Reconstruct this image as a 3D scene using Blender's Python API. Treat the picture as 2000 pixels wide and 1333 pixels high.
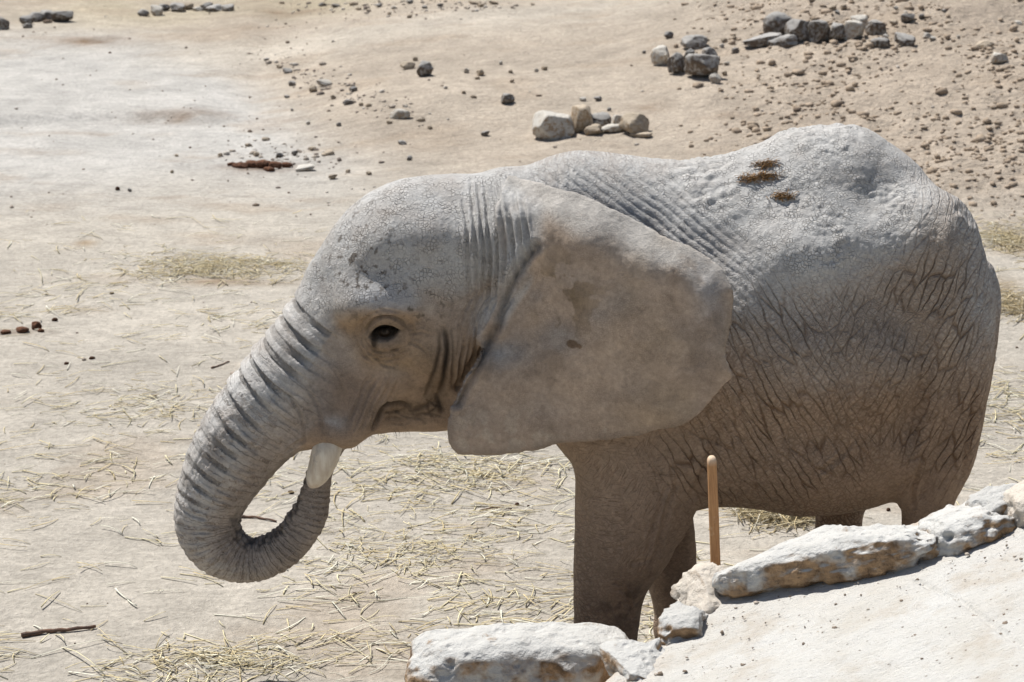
import bpy, math, random
import numpy as np
from mathutils import Vector
from mathutils.bvhtree import BVHTree

for o in list(bpy.data.objects):
    bpy.data.objects.remove(o)
scene = bpy.context.scene
col = scene.collection
R = math.radians

# ------------------------------------------------------------------ camera
PITCH = 16.0
CAM = np.array([0.0, -11.6, 4.95])
FPX = 5145.0                                   # focal length in pixels of a 2000 px wide frame
cam_d = bpy.data.cameras.new('camera')
cam = bpy.data.objects.new('camera', cam_d)
col.objects.link(cam)
cam.location = CAM
cam.rotation_euler = (R(90 - PITCH), 0, 0)
cam_d.sensor_width = 36.0
cam_d.lens = FPX * 36.0 / 2000.0
cam_d.clip_start = 0.1
cam_d.clip_end = 2000.0
cam_d.dof.use_dof = True
cam_d.dof.focus_distance = 11.95
cam_d.dof.aperture_fstop = 5.6
scene.camera = cam

# ------------------------------------------------------------------ sky and sun
SUN_EL, SUN_AZ = 62.0, -44.0                   # azimuth from +Y, negative = to the left
world = bpy.data.worlds.new('World')
scene.world = world
world.use_nodes = True
wn = world.node_tree.nodes
wl = world.node_tree.links
wn.clear()
sky = wn.new('ShaderNodeTexSky')
sky.sky_type = 'NISHITA'
sky.sun_disc = False
sky.sun_elevation = R(SUN_EL)
sky.sun_rotation = R(SUN_AZ)
bg = wn.new('ShaderNodeBackground')
bg.inputs['Strength'].default_value = 0.065
wo = wn.new('ShaderNodeOutputWorld')
wl.new(sky.outputs[0], bg.inputs[0])
wl.new(bg.outputs[0], wo.inputs[0])
sun_d = bpy.data.lights.new('sun', 'SUN')
sun_d.energy = 5.0
sun_d.angle = R(0.53)
sun_d.color = (1.0, 0.972, 0.93)
sun = bpy.data.objects.new('sun', sun_d)
col.objects.link(sun)
sdir = np.array([math.sin(R(SUN_AZ)) * math.cos(R(SUN_EL)), math.cos(R(SUN_AZ)) * math.cos(R(SUN_EL)), math.sin(R(SUN_EL))])
sun.rotation_euler = Vector(sdir).to_track_quat('Z', 'Y').to_euler()
sun.location = sdir * 30

vs = scene.view_settings
vs.view_transform = 'Standard'
vs.look = 'None'
vs.gamma = 1.0
vs.use_curve_mapping = False
vs.exposure = 0.30
scene.cycles.use_adaptive_sampling = True
scene.cycles.adaptive_threshold = 0.018
scene.cycles.adaptive_min_samples = 20
scene.cycles.max_bounces = 4
scene.cycles.diffuse_bounces = 3

# ------------------------------------------------------------------ helpers
rng = np.random.default_rng(7)
FWD = np.array([0, math.cos(R(PITCH)), -math.sin(R(PITCH))])
UPV = np.array([0, math.sin(R(PITCH)), math.cos(R(PITCH))])


def ray(u, v):
    return FWD + (u - 1000) / FPX * np.array([1.0, 0, 0]) + (666.5 - v) / FPX * UPV


def P(u, v, b=0.0):
    """the point of the vertical plane y = -b seen at photograph pixel (u, v)"""
    d = ray(u, v)
    return CAM + d * ((-b - CAM[1]) / d[1])


def SZ(pts, b=0.0):
    a = np.array([P(p[0], p[1], b) for p in pts])
    return a[:, [0, 2]]


def sstep(a, b, x):
    t = np.clip((x - a) / (b - a), 0, 1)
    return t * t * (3 - 2 * t)


def hash3(x, y, z, seed):
    h = (x.astype(np.uint32) * np.uint32(374761393)) ^ (y.astype(np.uint32) * np.uint32(668265263)) ^ (z.astype(np.uint32) * np.uint32(2147483647)) ^ np.uint32((seed * 974711 + 12345) & 0xffffffff)
    h = (h ^ (h >> np.uint32(13))) * np.uint32(1274126177)
    h = (h ^ (h >> np.uint32(15))) * np.uint32(2246822519)
    return ((h ^ (h >> np.uint32(16))) & np.uint32(0xffffff)).astype(np.float32) / np.float32(0xffffff)


def vnoise(p, seed=0):
    """value noise in [-1, 1]; p is (n, 3)"""
    i = np.floor(p).astype(np.int64)
    f = (p - i).astype(np.float32)
    f = f * f * (3 - 2 * f)
    r = 0
    for dx in (0, 1):
        wx = f[:, 0] if dx else 1 - f[:, 0]
        for dy in (0, 1):
            wy = f[:, 1] if dy else 1 - f[:, 1]
            for dz in (0, 1):
                wz = f[:, 2] if dz else 1 - f[:, 2]
                r = r + hash3(i[:, 0] + dx, i[:, 1] + dy, i[:, 2] + dz, seed) * wx * wy * wz
    return r * 2 - 1


def fbm(p, octs=4, seed=0, gain=0.5):
    r, a, t = 0, 1.0, 0.0
    p = np.asarray(p, dtype=np.float64)
    for k in range(octs):
        r = r + a * vnoise(p + 17.3 * k, seed + k)
        t += a
        a *= gain
        p = p * 2.03
    return r / t


def worley(p, seed=0):
    i = np.floor(p).astype(np.int64)
    f = p - i
    d1 = np.full(len(p), 9.0)
    d2 = np.full(len(p), 9.0)
    for dx in (-1, 0, 1):
        for dy in (-1, 0, 1):
            for dz in (-1, 0, 1):
                a, b_, c = i[:, 0] + dx, i[:, 1] + dy, i[:, 2] + dz
                q0 = dx + hash3(a, b_, c, seed) - f[:, 0]
                q1 = dy + hash3(a, b_, c, seed + 51) - f[:, 1]
                q2 = dz + hash3(a, b_, c, seed + 97) - f[:, 2]
                d = np.sqrt(q0 * q0 + q1 * q1 + q2 * q2)
                d2 = np.minimum(d2, np.maximum(d, d1))
                d1 = np.minimum(d1, d)
    return d1, d2


def worley_cell(p, seed=0):
    """a random value for each cell and how far the border is"""
    i = np.floor(p).astype(np.int64)
    f = p - i
    d1 = np.full(len(p), 9.0)
    d2 = np.full(len(p), 9.0)
    val = np.zeros(len(p))
    for dx in (-1, 0, 1):
        for dy in (-1, 0, 1):
            for dz in (-1, 0, 1):
                a, b_, c = i[:, 0] + dx, i[:, 1] + dy, i[:, 2] + dz
                d = np.sqrt((dx + hash3(a, b_, c, seed) - f[:, 0]) ** 2 + (dy + hash3(a, b_, c, seed + 51) - f[:, 1]) ** 2 + (dz + hash3(a, b_, c, seed + 97) - f[:, 2]) ** 2)
                m = d < d1
                d2 = np.minimum(d2, np.maximum(d, d1))
                val[m] = hash3(a, b_, c, seed + 133)[m]
                d1 = np.minimum(d1, d)
    return val, d2 - d1


def polyline_dist(p, line):
    """distance of 2D points to an open polyline and the fraction along it"""
    best = np.full(len(p), 1e9)
    frac = np.zeros(len(p))
    n = len(line) - 1
    for k in range(n):
        a, b_ = line[k], line[k + 1]
        ab = b_ - a
        t = np.clip(((p - a) @ ab) / max(ab @ ab, 1e-12), 0, 1)
        d = np.hypot(p[:, 0] - a[0] - t * ab[0], p[:, 1] - a[1] - t * ab[1])
        m = d < best
        best[m] = d[m]
        frac[m] = (k + t[m]) / n
    return best, frac


def smooth_line(pts, n=8):
    """Catmull-Rom through the rows of pts"""
    pts = np.asarray(pts, float)
    q = np.vstack([2 * pts[0] - pts[1], pts, 2 * pts[-1] - pts[-2]])
    out = []
    for k in range(1, len(q) - 2):
        for j in range(n):
            t = j / n
            p0, p1, p2, p3 = q[k - 1], q[k], q[k + 1], q[k + 2]
            out.append(0.5 * (2 * p1 + (p2 - p0) * t + (2 * p0 - 5 * p1 + 4 * p2 - p3) * t * t + (3 * p1 - p0 - 3 * p2 + p3) * t ** 3))
    out.append(pts[-1])
    return np.array(out)


def mesh_np(name, verts, faces, smooth=True):
    """faces: an (n, k) array or a list of such arrays"""
    me = bpy.data.meshes.new(name)
    if not isinstance(faces, list):
        faces = [faces]
    faces = [np.asarray(f) for f in faces if len(f)]
    loops = np.concatenate([f.ravel() for f in faces]).astype(np.int32)
    tot = np.concatenate([np.full(len(f), f.shape[1]) for f in faces]).astype(np.int32)
    start = np.concatenate([[0], np.cumsum(tot)[:-1]]).astype(np.int32)
    me.vertices.add(len(verts))
    me.vertices.foreach_set('co', np.asarray(verts, np.float32).ravel())
    me.loops.add(len(loops))
    me.loops.foreach_set('vertex_index', loops)
    me.polygons.add(len(tot))
    me.polygons.foreach_set('loop_start', start)
    me.polygons.foreach_set('loop_total', tot)
    me.update(calc_edges=True)
    if smooth:
        me.polygons.foreach_set('use_smooth', np.ones(len(tot), bool))
    return me


def attr(me, name, values, kind='FLOAT'):
    a = me.attributes.new(name, kind, 'POINT')
    v = np.asarray(values, np.float32)
    if kind == 'FLOAT_COLOR':
        v = np.hstack([v, np.ones((len(v), 1), np.float32)])
        a.data.foreach_set('color', v.ravel())
    elif kind == 'FLOAT_VECTOR':
        a.data.foreach_set('vector', v.ravel())
    else:
        a.data.foreach_set('value', v)


def link(name, me, mat=None, parent=None, loc=None):
    o = bpy.data.objects.new(name, me)
    col.objects.link(o)
    if mat is not None and not me.materials:
        me.materials.append(mat)
    if parent is not None:
        o.parent = parent
    if loc is not None:
        o.location = loc
    return o


def tag(o, label=None, cat=None, group=None, kind=None):
    if label:
        o['label'] = label
    if cat:
        o['category'] = cat
    if group:
        o['group'] = group
    if kind:
        o['kind'] = kind
    return o


# ------------------------------------------------------------------ node helper
class NT:
    def __init__(self, name, rough=0.9, spec=0.2):
        self.m = bpy.data.materials.new(name)
        self.m.use_nodes = True
        self.t = self.m.node_tree
        self.t.nodes.clear()
        self.out = self.t.nodes.new('ShaderNodeOutputMaterial')
        self.bs = self.t.nodes.new('ShaderNodeBsdfPrincipled')
        self.t.links.new(self.bs.outputs[0], self.out.inputs[0])
        self.bs.inputs['Roughness'].default_value = rough
        self.bs.inputs['Specular IOR Level'].default_value = spec

    def put(self, sock, v):
        if isinstance(v, bpy.types.NodeSocket):
            self.t.links.new(v, sock)
        elif isinstance(v, (tuple, list)) and len(v) == 3 and sock.type == 'RGBA':
            sock.default_value = (*v, 1)
        else:
            sock.default_value = v

    def node(self, kind, ins=None, **props):
        n = self.t.nodes.new(kind)
        for k, v in props.items():
            setattr(n, k, v)
        for k, v in (ins or {}).items():
            self.put(n.inputs[k], v)
        return n

    def coord(self, which='Object'):
        return self.node('ShaderNodeTexCoord').outputs[which]

    def attr(self, name, out='Fac'):
        return self.node('ShaderNodeAttribute', attribute_name=name).outputs[out]

    def noise(self, vec, scale, detail=4.0, rough=0.55, out=0, dist=0.0):
        return self.node('ShaderNodeTexNoise', {'Vector': vec, 'Scale': scale, 'Detail': detail, 'Roughness': rough, 'Distortion': dist}).outputs[out]

    def voro(self, vec, scale, feature='DISTANCE_TO_EDGE', rnd=1.0, out=0):
        return self.node('ShaderNodeTexVoronoi', {'Vector': vec, 'Scale': scale, 'Randomness': rnd}, feature=feature).outputs[out]

    def mapping(self, vec, rot=(0, 0, 0), scale=(1, 1, 1), loc=(0, 0, 0)):
        return self.node('ShaderNodeMapping', {'Vector': vec, 'Rotation': rot, 'Scale': scale, 'Location': loc}).outputs[0]

    def mr(self, v, a, b_, c=0.0, d=1.0):
        return self.node('ShaderNodeMapRange', {'Value': v, 'From Min': a, 'From Max': b_, 'To Min': c, 'To Max': d}, clamp=True).outputs[0]

    def math(self, op, a, b_=None, c=None):
        n = self.node('ShaderNodeMath', operation=op)
        self.put(n.inputs[0], a)
        if b_ is not None:
            self.put(n.inputs[1], b_)
        if c is not None:
            self.put(n.inputs[2], c)
        return n.outputs[0]

    def vadd(self, a, b_, scale=None):
        if scale is not None:
            b_ = self.node('ShaderNodeVectorMath', {0: b_, 'Scale': scale}, operation='SCALE').outputs[0]
        return self.node('ShaderNodeVectorMath', {0: a, 1: b_}, operation='ADD').outputs[0]

    def mix(self, f, a, b_, blend='MIX'):
        n = self.t.nodes.new('ShaderNodeMix')
        n.data_type = 'RGBA'
        n.blend_type = blend
        self.put(n.inputs[0], f)
        self.put(n.inputs[6], a)
        self.put(n.inputs[7], b_)
        return n.outputs[2]

    def bump(self, h, dist, strength=1.0, prev=None):
        n = self.node('ShaderNodeBump', {'Height': h, 'Distance': dist, 'Strength': strength})
        if prev is not None:
            self.put(n.inputs['Normal'], prev)
        return n.outputs[0]

    def done(self, color, normal=None):
        self.put(self.bs.inputs['Base Color'], color)
        if normal is not None:
            self.put(self.bs.inputs['Normal'], normal)
        return self.m


# ------------------------------------------------------------------ terrain
def foot_line(x):
    return 9.0 + 9.0 / (1 + np.exp(np.clip((x + 2.2) / 0.7, -40, 40)))


def ground_base(x, y):
    x = np.asarray(x, float)
    y = np.asarray(y, float)
    k = 0.05 + 0.075 * sstep(0.0, 5.0, x)
    d = np.minimum(y, 17.5 + 6 * sstep(1.5, 5, x)) - foot_line(x)
    h = k * (np.log1p(np.exp(np.clip(d * 1.6, -30, 30))) / 1.6)
    h = h + 0.035 * np.maximum(y - 24, 0) ** 1.05
    # little step at the far left, hollow and bank in the middle distance
    h = h + 0.07 * sstep(13.1, 13.35, y + 0.15 * np.sin(x * 2.1)) * sstep(-2.6, -3.1, x)
    h = h + 0.10 * np.exp(-((y - 13.5) / 1.3) ** 2 - ((x + 0.9) / 1.6) ** 2)
    return h


def ground_z(x, y):
    x = np.asarray(x, float)
    y = np.asarray(y, float)
    p = np.stack([x, y, np.zeros_like(x)], 1) if x.ndim else np.array([[x, y, 0.0]])
    near = 1.0
    z = 0.030 * fbm(p * 0.55, 3, 3) + 0.014 * fbm(p * 2.6, 3, 11)
    hill = sstep(7.5, 11, p[:, 1]) * sstep(-3.2, -1.2, p[:, 0])
    z = z + hill * 0.05 * fbm(p * 1.1 + 5, 4, 21)
    z = z + 0.006 * fbm(p * 9.0, 2, 31)
    clod = sstep(8.6, 10.2, p[:, 1]) * sstep(1.2, 3.2, p[:, 0] + 0.6 * fbm(p * 0.5, 2, 5)) * (1 - sstep(19, 23, p[:, 1]))
    m = clod > 0.01
    if m.any():
        f1, f2 = worley(p[m] * np.array([6.5, 6.5, 1.0]), 4)
        z[m] += clod[m] * (0.05 * (0.55 - f1) + 0.03 * fbm(p[m] * 5, 3, 8))
    return ground_base(p[:, 0], p[:, 1]) + z


GT = np.geomspace(8.0, 300.0, 90)


def G(u, v):
    """where the ray of a photograph pixel meets the ground"""
    d = ray(u, v)
    tt = GT
    for _ in range(3):
        q = CAM + d * tt[:, None]
        k = int(np.argmax(q[:, 2] < ground_base(q[:, 0], q[:, 1])))
        tt = np.linspace(tt[max(k - 1, 0)], tt[k], 24)
    q = CAM + d * tt[-1]
    return np.array([q[0], q[1], float(ground_z(np.array([q[0]]), np.array([q[1]]))[0])])


def axis(lo, hi, step, far, grow=1.16):
    c = list(np.arange(lo, hi + 1e-6, step))
    s = step
    a, z = [], []
    x = c[-1]
    while x < far:
        s *= grow
        x += s
        z.append(x)
    s = step
    x = c[0]
    while x > -far:
        s *= grow
        x -= s
        a.append(x)
    return np.array(a[::-1] + c + z)


gx = axis(-6.5, 6.5, 0.04, 400)
gy = np.concatenate([axis(-2.4, 12.0, 0.04, 400)])
gy = gy[gy < 12.0]
gy = np.concatenate([gy, np.arange(12.0, 27.0, 0.06)])
s_, y_ = 0.06, gy[-1]
while y_ < 420:
    s_ *= 1.16
    y_ += s_
    gy = np.append(gy, y_)
GX, GY = np.meshgrid(gx, gy, indexing='ij')
gxf, gyf = GX.ravel(), GY.ravel()
gz = ground_z(gxf, gyf)
ny = len(gy)
ii, jj = np.meshgrid(np.arange(len(gx) - 1), np.arange(ny - 1), indexing='ij')
a_ = (ii * ny + jj).ravel()
gme = mesh_np('ground', np.stack([gxf, gyf, gz], 1), np.stack([a_, a_ + ny, a_ + ny + 1, a_ + 1], 1))
gp = np.stack([gxf, gyf, 0 * gxf], 1)
hillm = sstep(-1.5, 1.8, gyf - foot_line(gxf) + 0.5 * fbm(gp * 0.9, 3, 40))
pale = sstep(8.5, 12.0, gyf + 1.2 * fbm(gp * 0.4, 3, 41)) * (1 - hillm) * sstep(0.5, -1.5, gxf)
crest = np.exp(-((gyf - 17.2 - 0.25 * gxf) / 0.75) ** 2) * sstep(-4.5, -3.0, gxf) * sstep(3.5, 1.0, gxf)
clodm = sstep(8.6, 10.4, gyf) * sstep(1.2, 3.2, gxf + 0.6 * fbm(gp * 0.5, 2, 5)) * (1 - sstep(19, 23, gyf))
green = np.exp(-((gyf - 19.8) / 1.3) ** 2) * sstep(-1.0, -2.2, gxf) * sstep(-6.5, -4.5, gxf)
base = np.array([0.440, 0.400, 0.340])
c = base + 0 * gp
c = c + (np.array([0.485, 0.465, 0.43]) - c) * (pale * 0.9)[:, None]
c = c + (np.array([0.405, 0.338, 0.265]) - c) * (hillm * 0.75)[:, None]
c = c + (np.array([0.395, 0.325, 0.255]) - c) * (clodm * 0.6)[:, None]
c = c + (np.array([0.53, 0.48, 0.405]) - c) * np.clip(crest * 0.6, 0, 1)[:, None]
c = c + (np.array([0.41, 0.37, 0.20]) - c) * (green * 0.45 * (0.5 + 0.5 * fbm(gp * 1.2, 3, 43)))[:, None]
c = c * (1 + 0.16 * fbm(gp * 0.8, 4, 44))[:, None] * (1 + 0.12 * fbm(gp * np.array([3.0, 5.0, 1]), 4, 45, 0.65))[:, None]
brn = sstep(0.1, 0.5, fbm(gp * np.array([1.3, 2.6, 1]) + 7, 4, 46, 0.6))
c = c + (np.array([0.36, 0.285, 0.21]) - c) * (0.4 * brn)[:, None]


def stain(u, v, ru, rv, colr, k):
    """trodden dung, damp and crumbled soil lying in the ground's own colour"""
    global c
    q = G(u, v)
    sc = 5145 / 12.5 * 12.5 / np.linalg.norm(q - CAM)
    rx, ry = ru / sc, rv / sc / math.sin(math.atan2(CAM[2] - q[2], q[1] - CAM[1]))
    dx, dy = (gxf - q[0]) / rx, (gyf - q[1]) / ry
    m = (np.abs(dx) < 2.5) & (np.abs(dy) < 2.5)
    w = np.exp(-(dx[m] ** 2 + dy[m] ** 2)) * np.clip(0.75 + 1.1 * fbm(gp[m] * 5, 4, int(u + v)), 0, 1.3)
    c[m] = c[m] + (np.array(colr) - c[m]) * np.clip(w * k, 0, 1)[:, None]


BR = (0.20, 0.135, 0.085)
for st in [(520, 328, 75, 9, (0.10, 0.05, 0.03), 1.0), (1272, 210, 35, 8, BR, 0.9), (1410, 228, 45, 6, BR, 0.6), (180, 80, 70, 8, BR, 0.8),
           (420, 548, 150, 9, (0.30, 0.225, 0.15), 0.7), (170, 478, 22, 7, (0.28, 0.18, 0.08), 0.8), (360, 222, 100, 8, BR, 0.7), (30, 648, 60, 7, (0.14, 0.085, 0.055), 0.9),
           (560, 25, 80, 9, BR, 0.6), (480, 55, 80, 8, BR, 0.4), (1960, 560, 40, 20, (0.27, 0.19, 0.10), 0.6), (1985, 470, 30, 18, (0.30, 0.22, 0.11), 0.6),
           (1530, 1010, 70, 18, (0.27, 0.19, 0.10), 0.6), (420, 460, 70, 8, (0.36, 0.28, 0.20), 0.5), (100, 300, 60, 6, (0.36, 0.28, 0.2), 0.4)]:
    stain(*st)
attr(gme, 'tone', np.clip(c, 0.02, 0.9), 'FLOAT_COLOR')
attr(gme, 'clod', np.clip(clodm + 0.5 * hillm, 0, 1))

n = NT('dry_earth', 0.95, 0.1)
v = n.coord()
tone = n.attr('tone', 'Color')
clod = n.attr('clod')
f1 = n.noise(v, 3.0, 4, 0.65)
f2 = n.noise(v, 26.0, 4, 0.72)
st = n.mapping(v, scale=(1.0, 2.6, 1.0), rot=(0, 0, 0.25))
f4 = n.noise(st, 6.0, 3, 0.7)
k = n.math('MULTIPLY', n.mr(f1, 0.3, 0.7, 0.86, 1.10), n.mr(f2, 0.3, 0.70, 0.76, 1.13))
k = n.math('MULTIPLY', k, n.mr(f4, 0.35, 0.7, 0.88, 1.09))
tone2 = n.node('ShaderNodeVectorMath', {0: tone, 'Scale': k}, operation='SCALE').outputs[0]
spk = n.voro(v, 34.0, 'F1')
spn = f1
speck = n.math('MULTIPLY', n.mr(spk, 0.16, 0.08, 0, 1), n.mr(spn, 0.52, 0.68, 0.0, 0.75))
colr = n.mix(speck, tone2, (0.17, 0.12, 0.085))
wsp = n.math('MULTIPLY', n.mr(n.voro(n.vadd(v, (3.1, 1.7, 0)), 22.0, 'F1'), 0.14, 0.07, 0, 1), n.mr(f1, 0.5, 0.62, 0, 0.7))
colr = n.mix(wsp, colr, (0.62, 0.58, 0.50))
h = n.math('MULTIPLY', f2, 0.028)
h = n.math('MULTIPLY_ADD', n.math('MULTIPLY', n.noise(v, 11.0, 3, 0.65), clod), 0.075, h)
nb = n.bump(h, 1.0, 0.8)
M_ground = n.done(colr, nb)
ground = link('ground', gme, M_ground)
tag(ground, kind='structure', label='dry pale bare earth of the enclosure strewn with straw')


# ------------------------------------------------------------------ stone materials
def stone_mat(name, top, side, dark, patch=0.5, scale=1.0, rough_b=1.0):
    n = NT(name, 0.92, 0.15)
    v = n.coord()
    oi = n.node('ShaderNodeObjectInfo').outputs['Random']
    v = n.vadd(v, n.node('ShaderNodeCombineXYZ', {0: n.math('MULTIPLY', oi, 37.0), 1: n.math('MULTIPLY', oi, 11.0)}).outputs[0])
    a = n.noise(v, 4.0 * scale, 4, 0.65)
    b2 = n.noise(v, 14.0 * scale, 5, 0.72)
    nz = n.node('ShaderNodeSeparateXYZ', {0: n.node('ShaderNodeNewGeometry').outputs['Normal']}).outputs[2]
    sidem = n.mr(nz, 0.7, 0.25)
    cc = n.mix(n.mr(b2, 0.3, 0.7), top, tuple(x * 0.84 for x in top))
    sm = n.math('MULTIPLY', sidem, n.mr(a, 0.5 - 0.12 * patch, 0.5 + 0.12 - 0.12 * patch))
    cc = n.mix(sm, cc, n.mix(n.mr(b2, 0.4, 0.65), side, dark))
    pk = n.math('MULTIPLY', n.mr(n.noise(v, 7.0 * scale, 5, 0.75), 0.62, 0.72), 0.8)
    cc = n.mix(pk, cc, tuple(0.5 * (x + y) for x, y in zip(side, dark)))
    oc = n.mr(oi, 0, 1, 0.86, 1.1)
    cc = n.node('ShaderNodeVectorMath', {0: cc, 'Scale': oc}, operation='SCALE').outputs[0]
    hh = n.math('ADD', b2, n.mr(n.voro(v, 16 * scale, 'F1'), 0.05, 0.3, 0, 0.4))
    nb = n.bump(hh, 0.03 * rough_b / scale, 0.8)
    return n.done(cc, nb)


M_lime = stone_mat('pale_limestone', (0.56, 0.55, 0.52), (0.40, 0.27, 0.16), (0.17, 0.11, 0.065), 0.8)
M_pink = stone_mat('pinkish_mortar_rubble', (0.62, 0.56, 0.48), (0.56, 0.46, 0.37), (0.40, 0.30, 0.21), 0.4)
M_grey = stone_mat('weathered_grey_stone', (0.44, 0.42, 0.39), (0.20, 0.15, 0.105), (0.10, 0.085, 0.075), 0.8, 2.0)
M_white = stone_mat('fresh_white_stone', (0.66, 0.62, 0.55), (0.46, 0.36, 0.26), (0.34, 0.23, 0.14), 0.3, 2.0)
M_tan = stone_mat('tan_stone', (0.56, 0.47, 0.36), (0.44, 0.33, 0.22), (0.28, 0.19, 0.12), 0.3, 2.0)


def ico(sub):
    import bmesh
    bm = bmesh.new()
    bmesh.ops.create_icosphere(bm, subdivisions=sub, radius=1.0)
    vv = np.array([x.co[:] for x in bm.verts])
    ff = np.array([[x.index for x in f.verts] for f in bm.faces])
    bm.free()
    return vv, ff


ICO = {k: ico(k) for k in (1, 2, 3, 4, 5, 6)}


def rock_mesh(name, size, seed, sub=4, box=3.0, facets=7, rough=0.10, fine=0.03, flat=None):
    """an angular stone: rounded box cut by random planes, then eroded by noise; size = full extents"""
    r = np.random.default_rng(seed)
    p, f = ICO[sub]
    q = p / (np.abs(p) ** box).sum(1)[:, None] ** (1 / box)
    for k in range(facets):
        d = r.normal(size=3)
        d /= np.linalg.norm(d)
        off = r.uniform(0.55, 0.92) * (np.abs(q @ d).max())
        h = q @ d - off
        q = q - np.maximum(h, 0)[:, None] * d * 0.97
    nrm = q / np.linalg.norm(q, axis=1)[:, None]
    q = q + nrm * (rough * fbm(q * 1.6 + seed, 4, seed) + fine * fbm(q * 7 + seed, 3, seed + 3))[:, None]
    q = q * (np.array(size) / 2)
    if sub >= 5:                                # metre-sized stones: rugged sides, chipped and pitted
        side_m = 1 - sstep(0.45, 0.85, nrm[:, 2])
        rg = 1 - 2 * np.abs(fbm(q * 5.5 + seed, 4, seed + 9))
        w1, w2 = worley(q * 13 + seed, seed)
        w3, w4 = worley(q * 34 + seed, seed + 1)
        dd = (0.030 * side_m + 0.004) * (rg - 0.5) - 0.030 * (0.12 + side_m) * sstep(0.4, 0.05, w1) * sstep(-0.1, 0.3, fbm(q * 3, 2, seed + 5))
        dd += 0.005 * (0.3 + side_m) * (0.5 - w3) + 0.008 * (0.4 + side_m) * fbm(q * 22, 3, seed + 6)
        for fq, am in ((7.0, 0.020), (16.0, 0.010)):
            cell, ed = worley_cell(q * fq + 0.35 * np.stack([fbm(q * 9, 2, seed + k) for k in (20, 21, 22)], 1), seed + 30)
            dd += am * (0.35 + 0.65 * side_m) * (cell - 0.5) * sstep(0.0, 0.10, ed)
        q = q + nrm * dd[:, None]
    return mesh_np(name, q, f)


def place(name, me, mat, pos, rot=(0, 0, 0), label=None, cat='rock', group=None):
    o = link(name, me, mat, None, pos)
    o.rotation_euler = rot
    return tag(o, label, cat, group)


# ------------------------------------------------------------------ stone terrace in front of the elephant
def terrace_plane(x):
    return 0.62 + 0.34 * x


def T(u, v, up=0.0):
    d = ray(u, v)
    t = (0.62 + up + 0.34 * CAM[0] - CAM[2]) / (d[2] - 0.34 * d[0])
    return CAM + d * t


edge_px = [(1165, 1372), (1185, 1330), (1225, 1290), (1290, 1235), (1330, 1165), (1400, 1118), (1500, 1085), (1650, 1055), (1800, 1025), (1900, 1008), (2000, 990), (2200, 965), (2600, 940)]
edge = smooth_line(np.array([T(*e) for e in edge_px]), 6)
nx_ = 420
ex = np.linspace(edge[0, 0], edge[-1, 0], nx_)
ey = np.interp(ex, edge[:, 0], edge[:, 1])
rows = 240
depth = (np.linspace(0, 1, rows) ** 1.3) * 3.2
X = np.repeat(ex[:, None], rows, 1)
Y = ey[:, None] - depth[None, :]
pp = np.stack([X.ravel(), Y.ravel(), 0 * X.ravel()], 1)
Z = terrace_plane(pp[:, 0]) + 0.022 * fbm(pp * 2.2, 4, 60) + 0.008 * fbm(pp * 14, 4, 61, 0.65)
rimd = np.exp(-np.repeat(depth[None, :], nx_, 0).ravel() / 0.14)
Z += rimd * (0.03 + 0.05 * fbm(pp * 7, 4, 66, 0.6))
crack = np.array([T(1790, 1130), T(1850, 1160), T(1930, 1215), T(2010, 1270), T(2120, 1330)])
dcr, _ = polyline_dist(pp[:, :2] + 0.012 * np.stack([fbm(pp * 6, 3, 62), fbm(pp * 6, 3, 63)], 1), crack[:, :2])
Z -= 0.014 * np.exp(-(dcr / 0.012) ** 2)
Z -= 0.05 * np.repeat(np.exp(-depth / 0.05)[None, :], nx_, 0).ravel()
tv = np.stack([pp[:, 0], pp[:, 1], Z], 1)
ii, jj = np.meshgrid(np.arange(nx_ - 1), np.arange(rows - 1), indexing='ij')
a_ = (ii * rows + jj).ravel()
tf = np.stack([a_, a_ + 1, a_ + rows + 1, a_ + rows], 1)
# skirt round the rim down below the ground
rim = list(range(0, nx_ * rows, rows))
rim = [j for j in range(rows - 1, 0, -1)] + rim
rv = tv[rim].copy()
rv[:, 2] = -0.2
k0 = len(tv)
tv2 = np.vstack([tv, rv])
i0 = np.array(rim[:-1])
i1 = np.array(rim[1:])
j0 = k0 + np.arange(len(rim) - 1)
tf2 = np.vstack([tf, np.stack([i0, i1, j0 + 1, j0], 1)])
n = NT('cream_concrete', 0.92, 0.15)
v = n.coord()
a = n.noise(v, 2.2, 6, 0.6)
b2 = n.noise(n.mapping(v, scale=(1, 2.2, 1), rot=(0, 0, 0.5)), 28, 5, 0.7)
d2 = n.noise(v, 120, 3, 0.6)
cc = n.mix(n.mr(a, 0.35, 0.7), (0.585, 0.575, 0.545), (0.53, 0.505, 0.455))
cc = n.mix(n.math('MULTIPLY', n.attr('rim'), n.mr(n.noise(v, 6, 4), 0.35, 0.6)), cc, (0.56, 0.455, 0.36))
cc = n.mix(n.mr(b2, 0.52, 0.75, 0, 0.55), cc, (0.46, 0.43, 0.38))
cc = n.mix(n.mr(n.noise(v, 3.6, 5, 0.7), 0.52, 0.68, 0.0, 0.55), cc, (0.43, 0.37, 0.295))
sp = n.math('MULTIPLY', n.mr(n.voro(v, 26, 'F1'), 0.16, 0.08), n.mr(n.noise(v, 9, 3), 0.48, 0.56))
cc = n.mix(sp, cc, (0.25, 0.21, 0.17))
nb = n.bump(n.math('ADD', n.math('ADD', b2, n.math('MULTIPLY', d2, 0.4)), n.math('MULTIPLY', sp, 0.4)), 0.020, 0.8)
M_conc = n.done(cc, nb)
tme = mesh_np('terrace', tv2, tf2)
attr(tme, 'rim', np.concatenate([np.exp(-np.repeat(depth[None, :], nx_, 0).ravel() / 0.16), np.ones(len(rv))]))
terrace = link('terrace', tme, M_conc)
tag(terrace, kind='structure', label='pale sloping concrete and stone terrace')


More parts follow.
